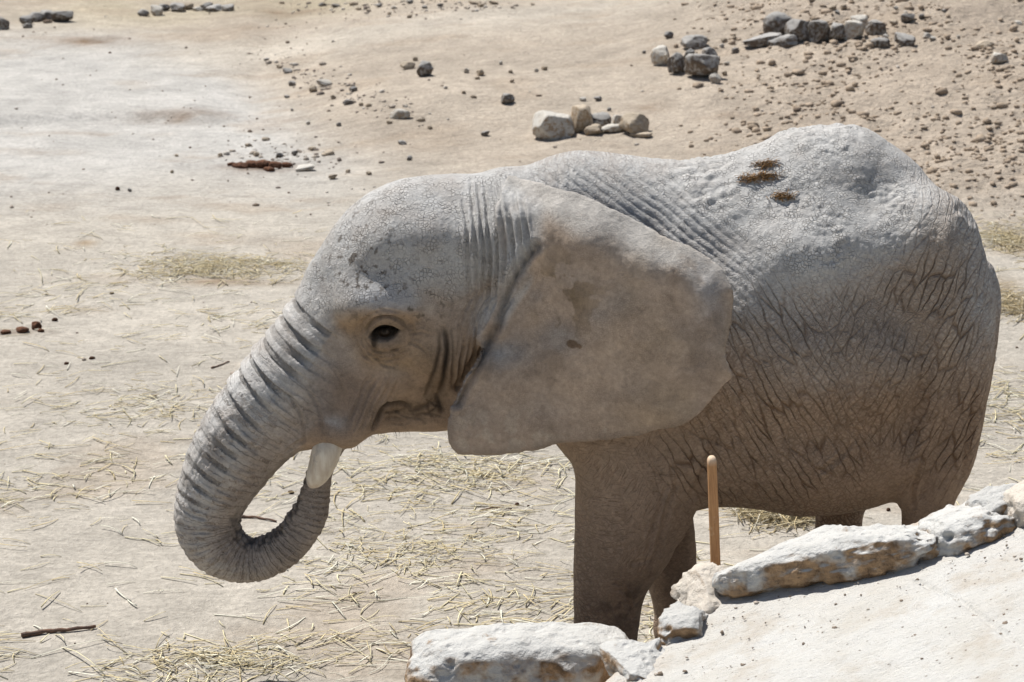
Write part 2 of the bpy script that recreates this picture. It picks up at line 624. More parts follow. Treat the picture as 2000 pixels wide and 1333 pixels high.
def fg_rock(name, u, v, up, size, seed, mat, label, rot=(0, 0, 0), sub=5, **kw):
    q = T(u, v, up)
    return place(name, rock_mesh(name, size, seed, sub, **kw), mat, q, rot, label, 'rock')


TILT = -math.atan(0.34)
d_ = ray(1022, 1236)
b1 = CAM + d_ * ((0.66 - CAM[2]) / d_[2])
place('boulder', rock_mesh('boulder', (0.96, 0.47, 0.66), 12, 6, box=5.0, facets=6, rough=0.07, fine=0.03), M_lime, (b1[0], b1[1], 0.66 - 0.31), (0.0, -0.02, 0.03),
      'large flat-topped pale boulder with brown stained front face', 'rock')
qa, qb = T(1442, 1150), T(1824, 1076)
ang = math.atan2(qb[1] - qa[1], qb[0] - qa[0])
mid = (qa + qb) / 2
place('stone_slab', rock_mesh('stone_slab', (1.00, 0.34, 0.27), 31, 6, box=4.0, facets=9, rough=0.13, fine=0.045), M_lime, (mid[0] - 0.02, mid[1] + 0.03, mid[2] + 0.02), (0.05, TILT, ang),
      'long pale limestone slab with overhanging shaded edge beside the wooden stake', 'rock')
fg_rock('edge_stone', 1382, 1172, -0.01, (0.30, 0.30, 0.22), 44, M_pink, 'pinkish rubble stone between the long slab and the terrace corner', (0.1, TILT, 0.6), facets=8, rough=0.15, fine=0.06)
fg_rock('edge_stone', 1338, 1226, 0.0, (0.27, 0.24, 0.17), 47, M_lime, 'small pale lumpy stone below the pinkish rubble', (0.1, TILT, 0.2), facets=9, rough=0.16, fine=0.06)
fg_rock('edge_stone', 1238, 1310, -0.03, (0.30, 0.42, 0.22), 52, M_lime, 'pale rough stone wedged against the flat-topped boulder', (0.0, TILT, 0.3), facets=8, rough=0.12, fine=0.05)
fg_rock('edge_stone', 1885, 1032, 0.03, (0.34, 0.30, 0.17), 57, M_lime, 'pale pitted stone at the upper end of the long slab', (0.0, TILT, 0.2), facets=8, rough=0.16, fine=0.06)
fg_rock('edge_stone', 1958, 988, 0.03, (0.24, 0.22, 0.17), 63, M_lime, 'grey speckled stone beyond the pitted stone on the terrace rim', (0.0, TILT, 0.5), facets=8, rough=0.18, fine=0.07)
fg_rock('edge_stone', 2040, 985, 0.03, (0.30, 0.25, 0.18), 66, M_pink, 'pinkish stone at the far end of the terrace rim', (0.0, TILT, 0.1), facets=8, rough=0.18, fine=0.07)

# wooden stake
top, bot = P(1390, 893, 1.06), P(1398, 1115, 1.06)
ln = np.linalg.norm(top - bot)
prof = [(-0.45, 0.0215), (0.0, 0.0215), (0.12, 0.021), (0.24, 0.0215), (0.36, 0.0205), (ln - 0.03, 0.020), (ln - 0.014, 0.0195), (ln - 0.004, 0.016), (ln + 0.003, 0.010), (ln + 0.005, 0.003)]
sv, sf = [], []
K = 16
for zi, (hz, rr) in enumerate(prof):
    for k in range(K):
        t = 2 * math.pi * k / K
        fl = 1.0 / max(abs(math.cos(t)) ** 3 + abs(math.sin(t)) ** 3, 1e-6) ** (1 / 3)
        sv.append((1.25 * rr * math.cos(t) * fl + 0.003 * math.sin(hz * 7), rr * 1.0 * math.sin(t) * fl, hz))
for zi in range(len(prof) - 1):
    for k in range(K):
        sf.append([zi * K + k, zi * K + (k + 1) % K, (zi + 1) * K + (k + 1) % K, (zi + 1) * K + k])
n = NT('weathered_wood', 0.7, 0.25)
v = n.coord()
g = n.noise(n.mapping(v, scale=(9, 9, 0.7)), 12, 5, 0.65)
cc = n.mix(n.mr(g, 0.3, 0.7), (0.56, 0.31, 0.14), (0.34, 0.17, 0.075))
zz = n.node('ShaderNodeSeparateXYZ', {0: v}).outputs[2]
cc = n.mix(n.mr(zz, ln - 0.035, ln + 0.0), cc, (0.68, 0.52, 0.37))
cc = n.mix(n.mr(n.noise(v, 14, 4), 0.55, 0.68, 0, 0.7), cc, (0.62, 0.44, 0.27))
M_wood = n.done(cc, n.bump(g, 0.004, 0.7))
stake = link('wooden_stake', mesh_np('wooden_stake', sv, [np.array(sf), np.array([[(len(prof) - 1) * K + k for k in range(K)]])]), M_wood, None, bot)
dv = top - bot
stake.rotation_euler = Vector(dv).to_track_quat('Z', 'Y').to_euler()
tag(stake, 'upright brown wooden stake with rounded top behind the stone slab', 'stake')

# ------------------------------------------------------------------ elephant: field of the body on a voxel grid
PX = 424.0                                      # photograph pixels per metre at the animal
H = 0.0125
X0, X1, B0, B1, Z0, Z1 = -1.68, 2.38, -0.66, 0.86, -0.04, 2.80
nX, nB, nZ = int((X1 - X0) / H), int((B1 - B0) / H), int((Z1 - Z0) / H)
xs = (X0 + H * np.arange(nX)).astype(np.float32)
bs_ = (B0 + H * np.arange(nB)).astype(np.float32)
zs = (Z0 + H * np.arange(nZ)).astype(np.float32)
sg, zg = np.meshgrid(xs, zs, indexing='ij')
sz_flat = np.stack([sg.ravel(), zg.ravel()], 1).astype(np.float64)


def poly_sd(poly, pts=None):
    """signed distance to a closed polygon, positive inside"""
    pts = sz_flat if pts is None else pts
    best = np.full(len(pts), 1e9)
    ins = np.zeros(len(pts), bool)
    m = len(poly)
    for k in range(m):
        a, b2 = poly[k], poly[(k + 1) % m]
        ab = b2 - a
        t = np.clip(((pts - a) @ ab) / max(ab @ ab, 1e-12), 0, 1)
        best = np.minimum(best, np.hypot(pts[:, 0] - a[0] - t * ab[0], pts[:, 1] - a[1] - t * ab[1]))
        cr = (a[1] > pts[:, 1]) != (b2[1] > pts[:, 1])
        if ab[1] != 0:
            ins ^= cr & (pts[:, 0] < a[0] + (pts[:, 1] - a[1]) / ab[1] * ab[0])
    return np.where(ins, best, -best)


def control(ctrl, sigma, b=0.25, pts=None):
    """smooth field through (u, v, value) control points"""
    pts = sz_flat if pts is None else pts
    q = SZ([(e[0], e[1]) for e in ctrl], b)
    num = np.zeros(len(pts))
    den = np.zeros(len(pts)) + 1e-30
    for k, e in enumerate(ctrl):
        d = ((pts[:, 0] - q[k, 0]) ** 2 + (pts[:, 1] - q[k, 1]) ** 2)
        w = 1.0 / (d + 0.0004) ** 1.6 * np.exp(-d / (2 * (sigma * 3) ** 2)) + 1e-12 / (d + 1e-3)
        num += w * e[2]
        den += w
    r = num / den
    return r


def blur2(a, it):
    a = a.reshape(nX, nZ).copy()
    for _ in range(it):
        a[1:-1] = (a[:-2] + 2 * a[1:-1] + a[2:]) / 4
        a[:, 1:-1] = (a[:, :-2] + 2 * a[:, 1:-1] + a[:, 2:]) / 4
    return a


def smin(a, b2, k):
    h = np.clip(0.5 + 0.5 * (b2 - a) / k, 0, 1)
    return b2 + (a - b2) * h - k * h * (1 - h)


field = np.full((nX, nB, nZ), 1.0, np.float32)
babs = np.abs(bs_)[None, :, None]


def inflate(d, W, Rr, bc=0.0):
    d = d.reshape(nX, nZ).astype(np.float32)[:, None, :]
    W = W.astype(np.float32)[:, None, :]
    Rr = np.asarray(Rr, np.float32)
    if Rr.ndim:
        Rr = Rr.reshape(nX, nZ)[:, None, :]
    b3 = np.abs(bs_ - bc)[None, :, None]
    q = np.sqrt((np.maximum(Rr - d, 0) / Rr) ** 2 + (b3 / W) ** 2) - 1
    return (q * np.minimum(Rr, W)).astype(np.float32)


# torso
back_px = [(930, 420), (960, 352), (1000, 339), (1060, 313), (1130, 296), (1200, 301), (1290, 313), (1350, 314), (1420, 304), (1480, 284), (1540, 258), (1600, 248), (1660, 245), (1700, 254), (1740, 280),
           (1790, 318), (1830, 367), (1870, 412), (1900, 452), (1925, 512), (1942, 560), (1945, 640)]
belly_px = [(1935, 740), (1900, 830), (1840, 905), (1762, 953), (1700, 978), (1640, 990), (1560, 994), (1500, 985), (1450, 977), (1390, 977), (1340, 985), (1250, 975), (1150, 930), (1100, 880), (1040, 800), (960, 700), (930, 560)]
torso = smooth_line(SZ(back_px + belly_px + [back_px[0]]), 5)[:-1]
dT = poly_sd(torso)
Wt = blur2(control([(950, 500, .25), (1000, 400, .24), (1000, 650, .30), (1100, 400, .30), (1120, 600, .42), (1120, 850, .34), (1250, 400, .36), (1250, 600, .50), (1250, 850, .46), (1400, 400, .42), (1400, 650, .57),
                    (1400, 900, .52), (1550, 350, .38), (1550, 500, .54), (1550, 700, .64), (1550, 900, .58), (1700, 350, .34), (1700, 480, .50), (1700, 700, .60), (1700, 900, .50), (1820, 430, .40), (1820, 600, .47),
                    (1850, 800, .40), (1920, 560, .30), (1930, 700, .26)], 0.25, 0.3), 12)
Rt = blur2(control([(1000, 500, .30), (1250, 500, .55), (1500, 600, .62), (1500, 900, .45), (1700, 500, .55), (1850, 500, .42), (1880, 750, .35), (1000, 800, .2)], 0.4), 20)
f_t = inflate(dT, Wt, Rt)

# head
head_px = [(566, 600), (576, 586), (586, 562), (602, 522), (630, 478), (660, 433), (700, 393), (740, 368), (790, 350), (860, 342), (950, 345), (1010, 345), (1060, 420), (1060, 620), (1010, 760), (940, 815), (870, 836), (800, 838),
           (752, 840), (724, 843), (708, 858), (690, 868), (640, 864), (600, 868), (556, 884), (520, 830), (540, 700)]
head = smooth_line(SZ(head_px + [head_px[0]]), 5)[:-1]
dH = poly_sd(head)
HEADW = [(600, 560, .17), (640, 480, .20), (700, 420, .235), (800, 380, .25), (900, 370, .26), (700, 520, .26), (760, 470, .285), (850, 480, .300), (940, 480, .325), (712, 592, .315), (760, 588, .325), (755, 650, .300),
         (820, 610, .315), (850, 700, .315), (950, 650, .32), (640, 660, .225), (600, 700, .19), (680, 740, .245), (650, 820, .215), (700, 830, .205), (735, 780, .225), (770, 750, .27), (760, 810, .165), (800, 815, .175), (870, 810, .19),
         (1000, 500, .32), (1000, 720, .28), (560, 800, .175), (570, 640, .165), (920, 780, .22)]
Wh = blur2(control(HEADW, 0.10, 0.28), 10)
Rh = blur2(control([(620, 480, .24), (800, 380, .27), (950, 380, .26), (700, 600, .22), (850, 650, .25), (700, 850, .10), (800, 830, .10), (600, 860, .12), (1000, 700, .25)], 0.2), 15)
f_h = inflate(dH, Wh, Rh)


def window(lo, hi):
    sl = []
    for ax, (l, h2) in zip((xs, bs_, zs), zip(lo, hi)):
        a = int(np.clip(np.searchsorted(ax, l), 0, len(ax) - 2))
        b2 = int(np.clip(np.searchsorted(ax, h2), a + 2, len(ax)))
        sl.append(slice(a, b2))
    return tuple(sl)


def chain(ctrl, n=10, squash=None):
    """tapered tube through (u, v, b, r) points: field window and values"""
    c3 = smooth_line(np.array([list(P(e[0], e[1], e[2])) + [e[3]] for e in ctrl]), n)
    c3[:, 1] *= -1
    r = c3[:, 3].max() + 0.14
    w = window((c3[:, 0].min() - r, c3[:, 1].min() - r, c3[:, 2].min() - r), (c3[:, 0].max() + r, c3[:, 1].max() + r, c3[:, 2].max() + r))
    gx_, gb_, gz_ = xs[w[0]][:, None, None], bs_[w[1]][None, :, None], zs[w[2]][None, None, :]
    f = None
    for k in range(len(c3) - 1):
        a, b2 = c3[k, :3].astype(np.float32), c3[k + 1, :3].astype(np.float32)
        ra, rb = np.float32(c3[k, 3]), np.float32(c3[k + 1, 3])
        ab = b2 - a
        L = float(ab @ ab) + 1e-9
        t = ((gx_ - a[0]) * (ab[0] / L) + (gb_ - a[1]) * (ab[1] / L) + (gz_ - a[2]) * (ab[2] / L))
        np.clip(t, 0, 1, out=t)
        dd = np.sqrt((gx_ - a[0] - t * ab[0]) ** 2 + (gb_ - a[1] - t * ab[1]) ** 2 + (gz_ - a[2] - t * ab[2]) ** 2) - (ra + t * (rb - ra))
        f = dd if f is None else np.minimum(f, dd)
    return w, f, c3


field[:] = smin(f_t, f_h, 0.10)
del f_t, f_h


def add(wf, k):
    w, f, c3 = wf
    field[w] = smin(field[w], f, k)
    return c3


# legs: near pair on +b, far pair on -b; feet stand on the ground plane
def zfoot(u, v, b, r):
    return (u, v, b, r)


LEG_NF = [(1215, 560, .27, .22), (1232, 760, .26, .245), (1236, 880, .26, .255), (1236, 950, .26, .262), (1224, 1035, .28, .238), (1207, 1085, .29, .202), (1192, 1140, .29, .170), (1186, 1200, .29, .152), (1181, 1260, .29, .147), (1180, 1300, .29, .158), (1179, 1318, .29, .168)]
LEG_FF = [(1235, 800, -.26, .20), (1275, 930, -.26, .180), (1291, 1000, -.26, .150), (1300, 1060, -.26, .142), (1310, 1115, -.26, .128), (1320, 1165, -.26, .118), (1328, 1205, -.26, .122), (1331, 1225, -.26, .138)]
LEG_NH = [(1800, 480, .22, .26), (1822, 600, .22, .275), (1832, 720, .24, .235), (1840, 820, .26, .185), (1838, 890, .27, .150), (1818, 960, .28, .122), (1810, 1010, .28, .114), (1808, 1100, .28, .112), (1812, 1200, .28, .118), (1815, 1285, .28, .132), (1815, 1312, .28, .148)]
LEG_FH = [(1760, 700, -.22, .22), (1700, 850, -.25, .19), (1658, 940, -.26, .14), (1640, 1000, -.26, .115), (1638, 1090, -.26, .112), (1640, 1170, -.26, .118), (1640, 1220, -.26, .135)]
leg_lines = [add(chain(l), 0.07 if i < 2 else 0.08) for i, l in enumerate((LEG_NF, LEG_FF, LEG_NH, LEG_FH))]
# loose skin behind the elbow and at the flank
add(chain([(1300, 880, .36, .06), (1335, 960, .35, .05), (1338, 1010, .34, .035), (1328, 1052, .33, .012)]), 0.05)
add(chain([(1835, 780, .40, .05), (1800, 870, .40, .045), (1772, 935, .37, .035), (1768, 985, .33, .022)]), 0.05)
# tail hanging down the back of the rump
add(chain([(1925, 530, .02, .04), (1938, 580, .04, .034), (1930, 680, .10, .028), (1912, 780, .14, .026), (1892, 880, .15, .022), (1868, 960, .14, .018)]), 0.04)
# trunk
TRUNK = [(650, 630, 0, 82), (592, 718, 0, 98), (533, 788, 0, 94), (482, 852, 0, 88), (438, 921, 0, 78), (410, 985, 0, 68), (407, 1030, 0, 64), (425, 1065, 0, 58), (460, 1088, 0, 49), (497, 1093, 0, 43), (540, 1078, 0, 41),
         (578, 1045, 0, 39), (603, 1005, 0, 35), (615, 965, 0, 29), (626, 922, .0, 25), (648, 880, 0, 21), (668, 845, 0, 18)]
trunk = add(chain([(a, b2, c_, r_ / PX) for a, b2, c_, r_ in TRUNK], 8), 0.05)
# upper lip pouch over the tusk
add(chain([(770, 730, .20, .05), (735, 790, .17, .055), (700, 835, .16, .05), (672, 846, .16, .048), (636, 846, .16, .042), (600, 860, .12, .035)]), 0.06)
add(chain([(770, 730, -.20, .05), (735, 790, -.17, .055), (700, 835, -.16, .05), (636, 846, -.16, .042)]), 0.06)
# brow and cheek bones
add(chain([(690, 610, .255, .035), (735, 592, .285, .04), (790, 600, .285, .035)]), 0.07)

# ears
ear_px = [(992, 372), (1030, 376), (1060, 380), (1130, 392), (1200, 416), (1290, 456), (1350, 480), (1398, 508), (1424, 540), (1428, 580), (1420, 630), (1412, 668), (1428, 712), (1402, 742), (1376, 778), (1350, 803), (1300, 824),
          (1250, 838), (1170, 855), (1100, 864), (1068, 876), (1040, 886), (985, 893), (940, 898), (900, 893), (879, 878), (874, 840), (882, 800), (902, 758), (932, 708), (962, 650), (986, 592), (1000, 545), (985, 480), (972, 420)]
EARB = [(985, 380, .33), (1000, 460, .345), (1030, 420, .40), (1005, 540, .345), (1012, 590, .345), (960, 650, .375), (905, 760, .42), (876, 850, .445), (920, 890, .45), (1000, 885, .475), (1000, 760, .465), (1040, 600, .425), (1060, 500, .45), (1100, 850, .52),
        (1150, 700, .545), (1150, 560, .535), (1150, 470, .555), (1200, 440, .565), (1100, 420, .50), (1250, 820, .58), (1250, 620, .595), (1300, 500, .62), (1350, 790, .615), (1350, 650, .63), (1400, 560, .63), (1425, 712, .655), (1420, 600, .625)]


def ear_field(side):
    poly = smooth_line(SZ(ear_px + [ear_px[0]], 0.5), 4)[:-1]
    d = poly_sd(poly)
    bm = blur2(control(EARB, 0.15, 0.5), 14)
    # the upper margin rolls back so that its outside faces the sky
    topline = SZ([(940, 352), (1000, 370), (1060, 378), (1130, 391), (1200, 415), (1290, 455), (1350, 479), (1400, 508), (1426, 545)], 0.5)
    dt, fr = polyline_dist(sz_flat, topline)
    roll = 0.15 * np.exp(-(dt / 0.095) ** 1.6) * np.interp(fr, [0, 0.2, 0.75, 1.0], [0.6, 1.0, 0.75, 0.10])
    bm = bm - roll.reshape(nX, nZ)
    # rooted in the side of the head
    root = SZ([(985, 380), (1002, 430), (1008, 500), (1000, 550), (978, 610), (952, 662)], 0.4)
    dr, _ = polyline_dist(sz_flat, root)
    bm = bm - (0.05 * np.exp(-(dr / 0.07) ** 2)).reshape(nX, nZ)
    if side < 0:
        bm = bm * 0.85
    # slack waves of the free lobe
    p3 = np.stack([sz_flat[:, 0], 0 * sz_flat[:, 0], sz_flat[:, 1]], 1)
    bm = bm + (0.022 * vnoise(p3 * np.array([2.4, 1, 1.6]), 71)).reshape(nX, nZ)
    crease = SZ([(1330, 520), (1368, 580), (1400, 650), (1424, 705)], 0.6)
    dc, _ = polyline_dist(sz_flat, crease)
    bm = bm + (0.034 * np.exp(-(dc / 0.055) ** 2)).reshape(nX, nZ)
    low = SZ([(1330, 820), (1220, 770), (1160, 640)], 0.6)
    dl, _ = polyline_dist(sz_flat, low)
    bm = bm + (0.018 * np.exp(-(dl / 0.07) ** 2)).reshape(nX, nZ)
    edge_n = 0.009 * fbm(p3 * 14, 3, 73, 0.7)
    d = (d + edge_n).reshape(nX, nZ)
    th = np.interp(d, [0, 0.03, 0.1, 0.3], [0.010, 0.011, 0.014, 0.020])
    b3 = side * bs_[None, :, None]
    gs, gz_ = np.gradient(bm, H)
    sl = np.sqrt(1 + np.minimum(gs ** 2 + gz_ ** 2, 6.0))
    f = np.sqrt(np.maximum(0.012 - d, 0)[:, None, :] ** 2 + np.maximum(np.abs(b3 - bm[:, None, :]) / sl[:, None, :] - th[:, None, :] + 0.008, 0) ** 2) - 0.011
    if side < 0:                                # the far ear hangs lower, close to the neck
        k = int(0.16 / H)
        f = np.concatenate([f[:, :, k:], np.ones_like(f[:, :, :k])], 2)
        bm = np.concatenate([bm[:, k:], bm[:, -k:]], 1)
    return f.astype(np.float32), d, bm


add(chain([(1002, 425, .24, .05), (1008, 455, .28, .062), (1010, 500, .30, .07), (1000, 560, .30, .065), (978, 615, .31, .055), (955, 660, .32, .04)]), 0.07)
add(chain([(985, 395, -.26, .06), (1010, 500, -.28, .07), (978, 615, -.29, .055)]), 0.07)
add(chain([(1030, 430, .33, .055), (1042, 480, .35, .062), (1030, 530, .35, .062), (1008, 578, .325, .045), (985, 630, .34, .035)]), 0.08)
fe, ear_d, ear_bm = ear_field(1)
field = smin(field, fe, 0.05)
fe, _, ear_bm2 = ear_field(-1)
# the far ear lies back flat on the neck
field = smin(field, fe, 0.03)
del fe

# eye socket
EYE = P(752, 652, .30)


# ------------------------------------------------------------------ surface nets
def surface_nets(f):
    ins = f < 0
    c8 = np.zeros(tuple(s - 1 for s in f.shape), np.uint8)
    offs = [(i, j, k) for i in (0, 1) for j in (0, 1) for k in (0, 1)]
    sh = c8.shape
    for o in offs:
        c8 += ins[o[0]:o[0] + sh[0], o[1]:o[1] + sh[1], o[2]:o[2] + sh[2]]
    act = np.argwhere((c8 > 0) & (c8 < 8))
    idx = np.full(sh, -1, np.int32)
    idx[act[:, 0], act[:, 1], act[:, 2]] = np.arange(len(act))
    cv = {o: f[act[:, 0] + o[0], act[:, 1] + o[1], act[:, 2] + o[2]] for o in offs}
    acc = np.zeros((len(act), 3))
    cnt = np.zeros(len(act))
    for o in offs:
        for ax in range(3):
            if o[ax]:
                continue
            p = list(o)
            p[ax] = 1
            fa, fb = cv[o], cv[tuple(p)]
            m = (fa < 0) != (fb < 0)
            t = fa[m] / (fa[m] - fb[m])
            q = np.tile(np.array(o, float), (m.sum(), 1))
            q[:, ax] = t
            acc[m] += q
            cnt[m] += 1
    verts = act + acc / cnt[:, None]
    quads = []
    for ax in range(3):
        s1 = [slice(None)] * 3
        s2 = [slice(None)] * 3
        s1[ax] = slice(0, -1)
        s2[ax] = slice(1, None)
        a, b2 = ins[tuple(s1)], ins[tuple(s2)]
        e = np.argwhere(a != b2)
        o1, o2 = (ax + 1) % 3, (ax + 2) % 3
        e = e[(e[:, o1] > 0) & (e[:, o2] > 0) & (e[:, o1] < sh[o1]) & (e[:, o2] < sh[o2])]
        flip = ins[e[:, 0], e[:, 1], e[:, 2]]

        def cell(d1, d2):
            q = e.copy()
            q[:, o1] += d1
            q[:, o2] += d2
            return idx[q[:, 0], q[:, 1], q[:, 2]]
        qd = np.stack([cell(-1, -1), cell(0, -1), cell(0, 0), cell(-1, 0)], 1)
        qd[~flip] = qd[~flip][:, ::-1]
        quads.append(qd)
    return verts, np.vstack(quads)


def relax(v, q, it, lam=0.5):
    e = np.vstack([q[:, [0, 1]], q[:, [1, 2]], q[:, [2, 3]], q[:, [3, 0]]])
    nv = len(v)
    deg = np.bincount(e.ravel(), minlength=nv).astype(float)
    for k in range(it):
        s = np.zeros_like(v)
        for ax in range(3):
            s[:, ax] = np.bincount(e[:, 0], v[e[:, 1], ax], nv) + np.bincount(e[:, 1], v[e[:, 0], ax], nv)
        v = v + (s / deg[:, None] - v) * (lam if k % 2 == 0 else -lam * 1.04)
    return v


vg, qg = surface_nets(field)
del field
vg = relax(vg, qg, 8, 0.6)
V = np.stack([X0 + H * vg[:, 0], -(B0 + H * vg[:, 1]), Z0 + H * vg[:, 2]], 1)
qg = qg[:, ::-1]


def subdivide(v, q):
    """one Catmull-Clark step on a closed quad mesh"""
    nv_ = len(v)
    e = np.stack([q, np.roll(q, -1, 1)], 2).reshape(-1, 2)
    es = np.sort(e, 1)
    key = es[:, 0].astype(np.int64) * nv_ + es[:, 1]
    uq, inv, cnt = np.unique(key, return_inverse=True, return_counts=True)
    ea, eb = uq // nv_, uq % nv_
    fp = v[q].mean(1)
    fsum = np.stack([np.bincount(inv, np.repeat(fp[:, k], 4), len(uq)) for k in range(3)], 1)
    em = (v[ea] + v[eb]) / 2
    ep = em * 0.5 + (fsum / cnt[:, None]) * 0.5
    dg_ = np.bincount(q.ravel(), minlength=nv_).astype(float)[:, None]
    F = np.stack([np.bincount(q.ravel(), np.repeat(fp[:, k], 4), nv_) for k in range(3)], 1) / dg_
    de = (np.bincount(ea, minlength=nv_) + np.bincount(eb, minlength=nv_)).astype(float)[:, None]
    Em = np.stack([np.bincount(ea, em[:, k], nv_) + np.bincount(eb, em[:, k], nv_) for k in range(3)], 1) / de
    vp = (F + 2 * Em + (dg_ - 3) * v) / dg_
    ie = inv.reshape(-1, 4) + nv_
    jf = np.arange(len(q)) + nv_ + len(uq)
    nq = np.concatenate([np.stack([q[:, k], ie[:, k], jf, ie[:, k - 1]], 1) for k in range(4)])
    return np.vstack([vp, ep, fp]), nq


co, qq = subdivide(V, qg)
body_me = mesh_np('elephant_body', co, qq)
nv = len(co)


def normals():
    a = np.empty(nv * 3, np.float32)
    body_me.vertex_normals.foreach_get('vector', a)
    return a.reshape(-1, 3).astype(np.float64)


no = normals()

# ------------------------------------------------------------------ elephant: folds and wrinkles
S, B, Zc = co[:, 0], -co[:, 1], co[:, 2]
sz = np.stack([S, Zc], 1)
near = sstep(0.0, 0.06, B)


def sample(grid):
    g = np.asarray(grid).reshape(nX, nZ)
    fx, fz = np.clip((S - X0) / H, 0, nX - 1.001), np.clip((Zc - Z0) / H, 0, nZ - 1.001)
    i, j = fx.astype(int), fz.astype(int)
    fx, fz = fx - i, fz - j
    return g[i, j] * (1 - fx) * (1 - fz) + g[i + 1, j] * fx * (1 - fz) + g[i, j + 1] * (1 - fx) * fz + g[i + 1, j + 1] * fx * fz


esd = sample(ear_d)
ebm = np.where(B > 0, sample(ear_bm), sample(ear_bm2))
earm = sstep(-0.03, -0.01, esd) * sstep(0.05, 0.03, np.abs(np.abs(B) - ebm))
head_in = sample(dH)
disp = np.zeros(nv)


def blob(u, v, ru, rv, b=0.3):
    q = P(u, v, b)
    return np.exp(-(((S - q[0]) * PX / ru) ** 2 + ((Zc - q[2]) * PX * 1.0 / rv) ** 2))


def box_mask(poly, soft, b=0.3):
    return sstep(-soft, soft, poly_sd(SZ(poly, b), sz))


warp = 0.010 * np.stack([fbm(co * 9, 3, 101), fbm(co * 9, 3, 102)], 1)
szw = sz + warp
dark = np.zeros(nv)


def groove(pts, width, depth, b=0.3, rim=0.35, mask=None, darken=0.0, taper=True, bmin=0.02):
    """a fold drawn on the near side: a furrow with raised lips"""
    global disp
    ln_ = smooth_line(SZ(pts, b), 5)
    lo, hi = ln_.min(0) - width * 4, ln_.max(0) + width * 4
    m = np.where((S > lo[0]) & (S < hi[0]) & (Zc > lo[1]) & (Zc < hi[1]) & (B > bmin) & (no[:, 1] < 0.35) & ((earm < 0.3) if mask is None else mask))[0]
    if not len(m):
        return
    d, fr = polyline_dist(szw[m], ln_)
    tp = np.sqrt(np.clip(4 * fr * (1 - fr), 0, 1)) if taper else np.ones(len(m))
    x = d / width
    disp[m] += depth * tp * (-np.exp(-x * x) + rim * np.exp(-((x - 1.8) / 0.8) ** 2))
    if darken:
        dark[m] = np.maximum(dark[m], darken * tp * np.exp(-(x * 0.9) ** 2))  # furrow shade goes into the skin colour; gland streaks are real stain


# trunk: arc length and offset from its axis
tl = trunk[:, [0, 2]]
seg = np.hypot(*np.diff(tl, axis=0).T)
cum = np.concatenate([[0], np.cumsum(seg)])
tm = np.where((S < P(720, 700)[0]) & (np.abs(B) < 0.30) & (earm < 0.2))[0]
best = np.full(len(tm), 1e9)
arc = np.zeros(len(tm))
off = np.zeros(len(tm))
for k in range(len(tl) - 1):
    a, b2 = tl[k], tl[k + 1]
    ab = b2 - a
    L2 = ab @ ab
    t = np.clip(((sz[tm] - a) @ ab) / L2, 0, 1)
    q = a + t[:, None] * ab
    dd = sz[tm] - q
    dist = np.hypot(dd[:, 0], dd[:, 1])
    rr = trunk[k, 3] + t * (trunk[k + 1, 3] - trunk[k, 3])
    dist_n = np.hypot(dist, B[tm]) - rr
    m = dist_n < best
    best[m] = dist_n[m]
    arc[m] = (cum[k] + t * seg[k])[m]
    sgn = np.sign(ab[0] * dd[:, 1] - ab[1] * dd[:, 0])
    off[m] = (-sgn * dist / rr)[m]              # +1 on the outer curve, -1 on the inner
on_trunk = sstep(0.07, 0.02, best)
upper = np.zeros(nv)
side_ = off
# outer crest positions of the big folds (photograph, along the front of the trunk)
outer_px = [(577, 584), (556, 625), (545, 640), (521, 661), (497, 691), (472, 722), (446, 756), (420, 787), (400, 820), (383, 850), (366, 882), (354, 914), (347, 945)]
oz = SZ(outer_px)
oa = []
for q in oz:
    d = np.hypot(tl[:, 0] - q[0], tl[:, 1] - q[1]) - trunk[:, 3]
    oa.append(cum[d.argmin()])
aw = arc + 0.035 * ((1 - side_) * 0.5) ** 2 + 0.010 * fbm(np.stack([S[tm] * 5, B[tm] * 5, Zc[tm] * 5], 1), 3, 110)
outer = sstep(-0.75, 0.35, side_)
td = np.zeros(len(tm))
tshade = np.zeros(len(tm))
oa = sorted(oa)
gaps = np.diff(oa + [oa[-1] + 0.06])
for k, a0 in enumerate(oa):
    g0 = gaps[k]
    x = aw - a0
    ext = sstep(-0.95 + 0.6 * ((k * 37) % 10) / 10, 0.15, side_)
    dep = np.interp(k, [0, 2, 8, 12], [0.016, 0.026, 0.014, 0.009])
    prev = gaps[max(k - 1, 0)]
    td += dep * ext * (0.75 * np.clip(1 + x / prev, 0, 1) ** 1.6 * sstep(0.004, -0.004, x) - 0.5 * np.exp(-((x - 0.004) / 0.007) ** 2))
    tshade = np.maximum(tshade, 0.5 * ext * np.exp(-((x - 0.003) / 0.005) ** 2))  # shade under each trunk fold, painted as a dark line
# finer rings everywhere, finer towards the tip
fr_ = np.interp(arc, [0.0, 0.6, 1.0, 1.6, 2.2], [55, 62, 85, 120, 150])
ph = np.interp(arc, np.linspace(0, cum[-1], 400), np.concatenate([[0], np.cumsum(np.interp(np.linspace(0, cum[-1], 400)[1:], [0.0, 0.6, 1.0, 1.6, 2.2], [75, 100, 150, 210, 260]) * cum[-1] / 399)]))
pw = ph + 3.2 * ((1 - side_) * 0.5) ** 2 + 1.8 * fbm(np.stack([S[tm] * 7, B[tm] * 9, Zc[tm] * 7], 1), 3, 112)
ring = np.abs(np.sin(pw * 0.5))
amp = np.interp(arc, [0, 0.15, 0.6, 1.0, 1.5, 2.2], [0.002, 0.005, 0.009, 0.010, 0.008, 0.005])
td += amp * (1 - np.exp(-(ring / 0.35) ** 2) - 0.7) * (0.6 + 0.4 * fbm(co[tm] * 11, 2, 113))
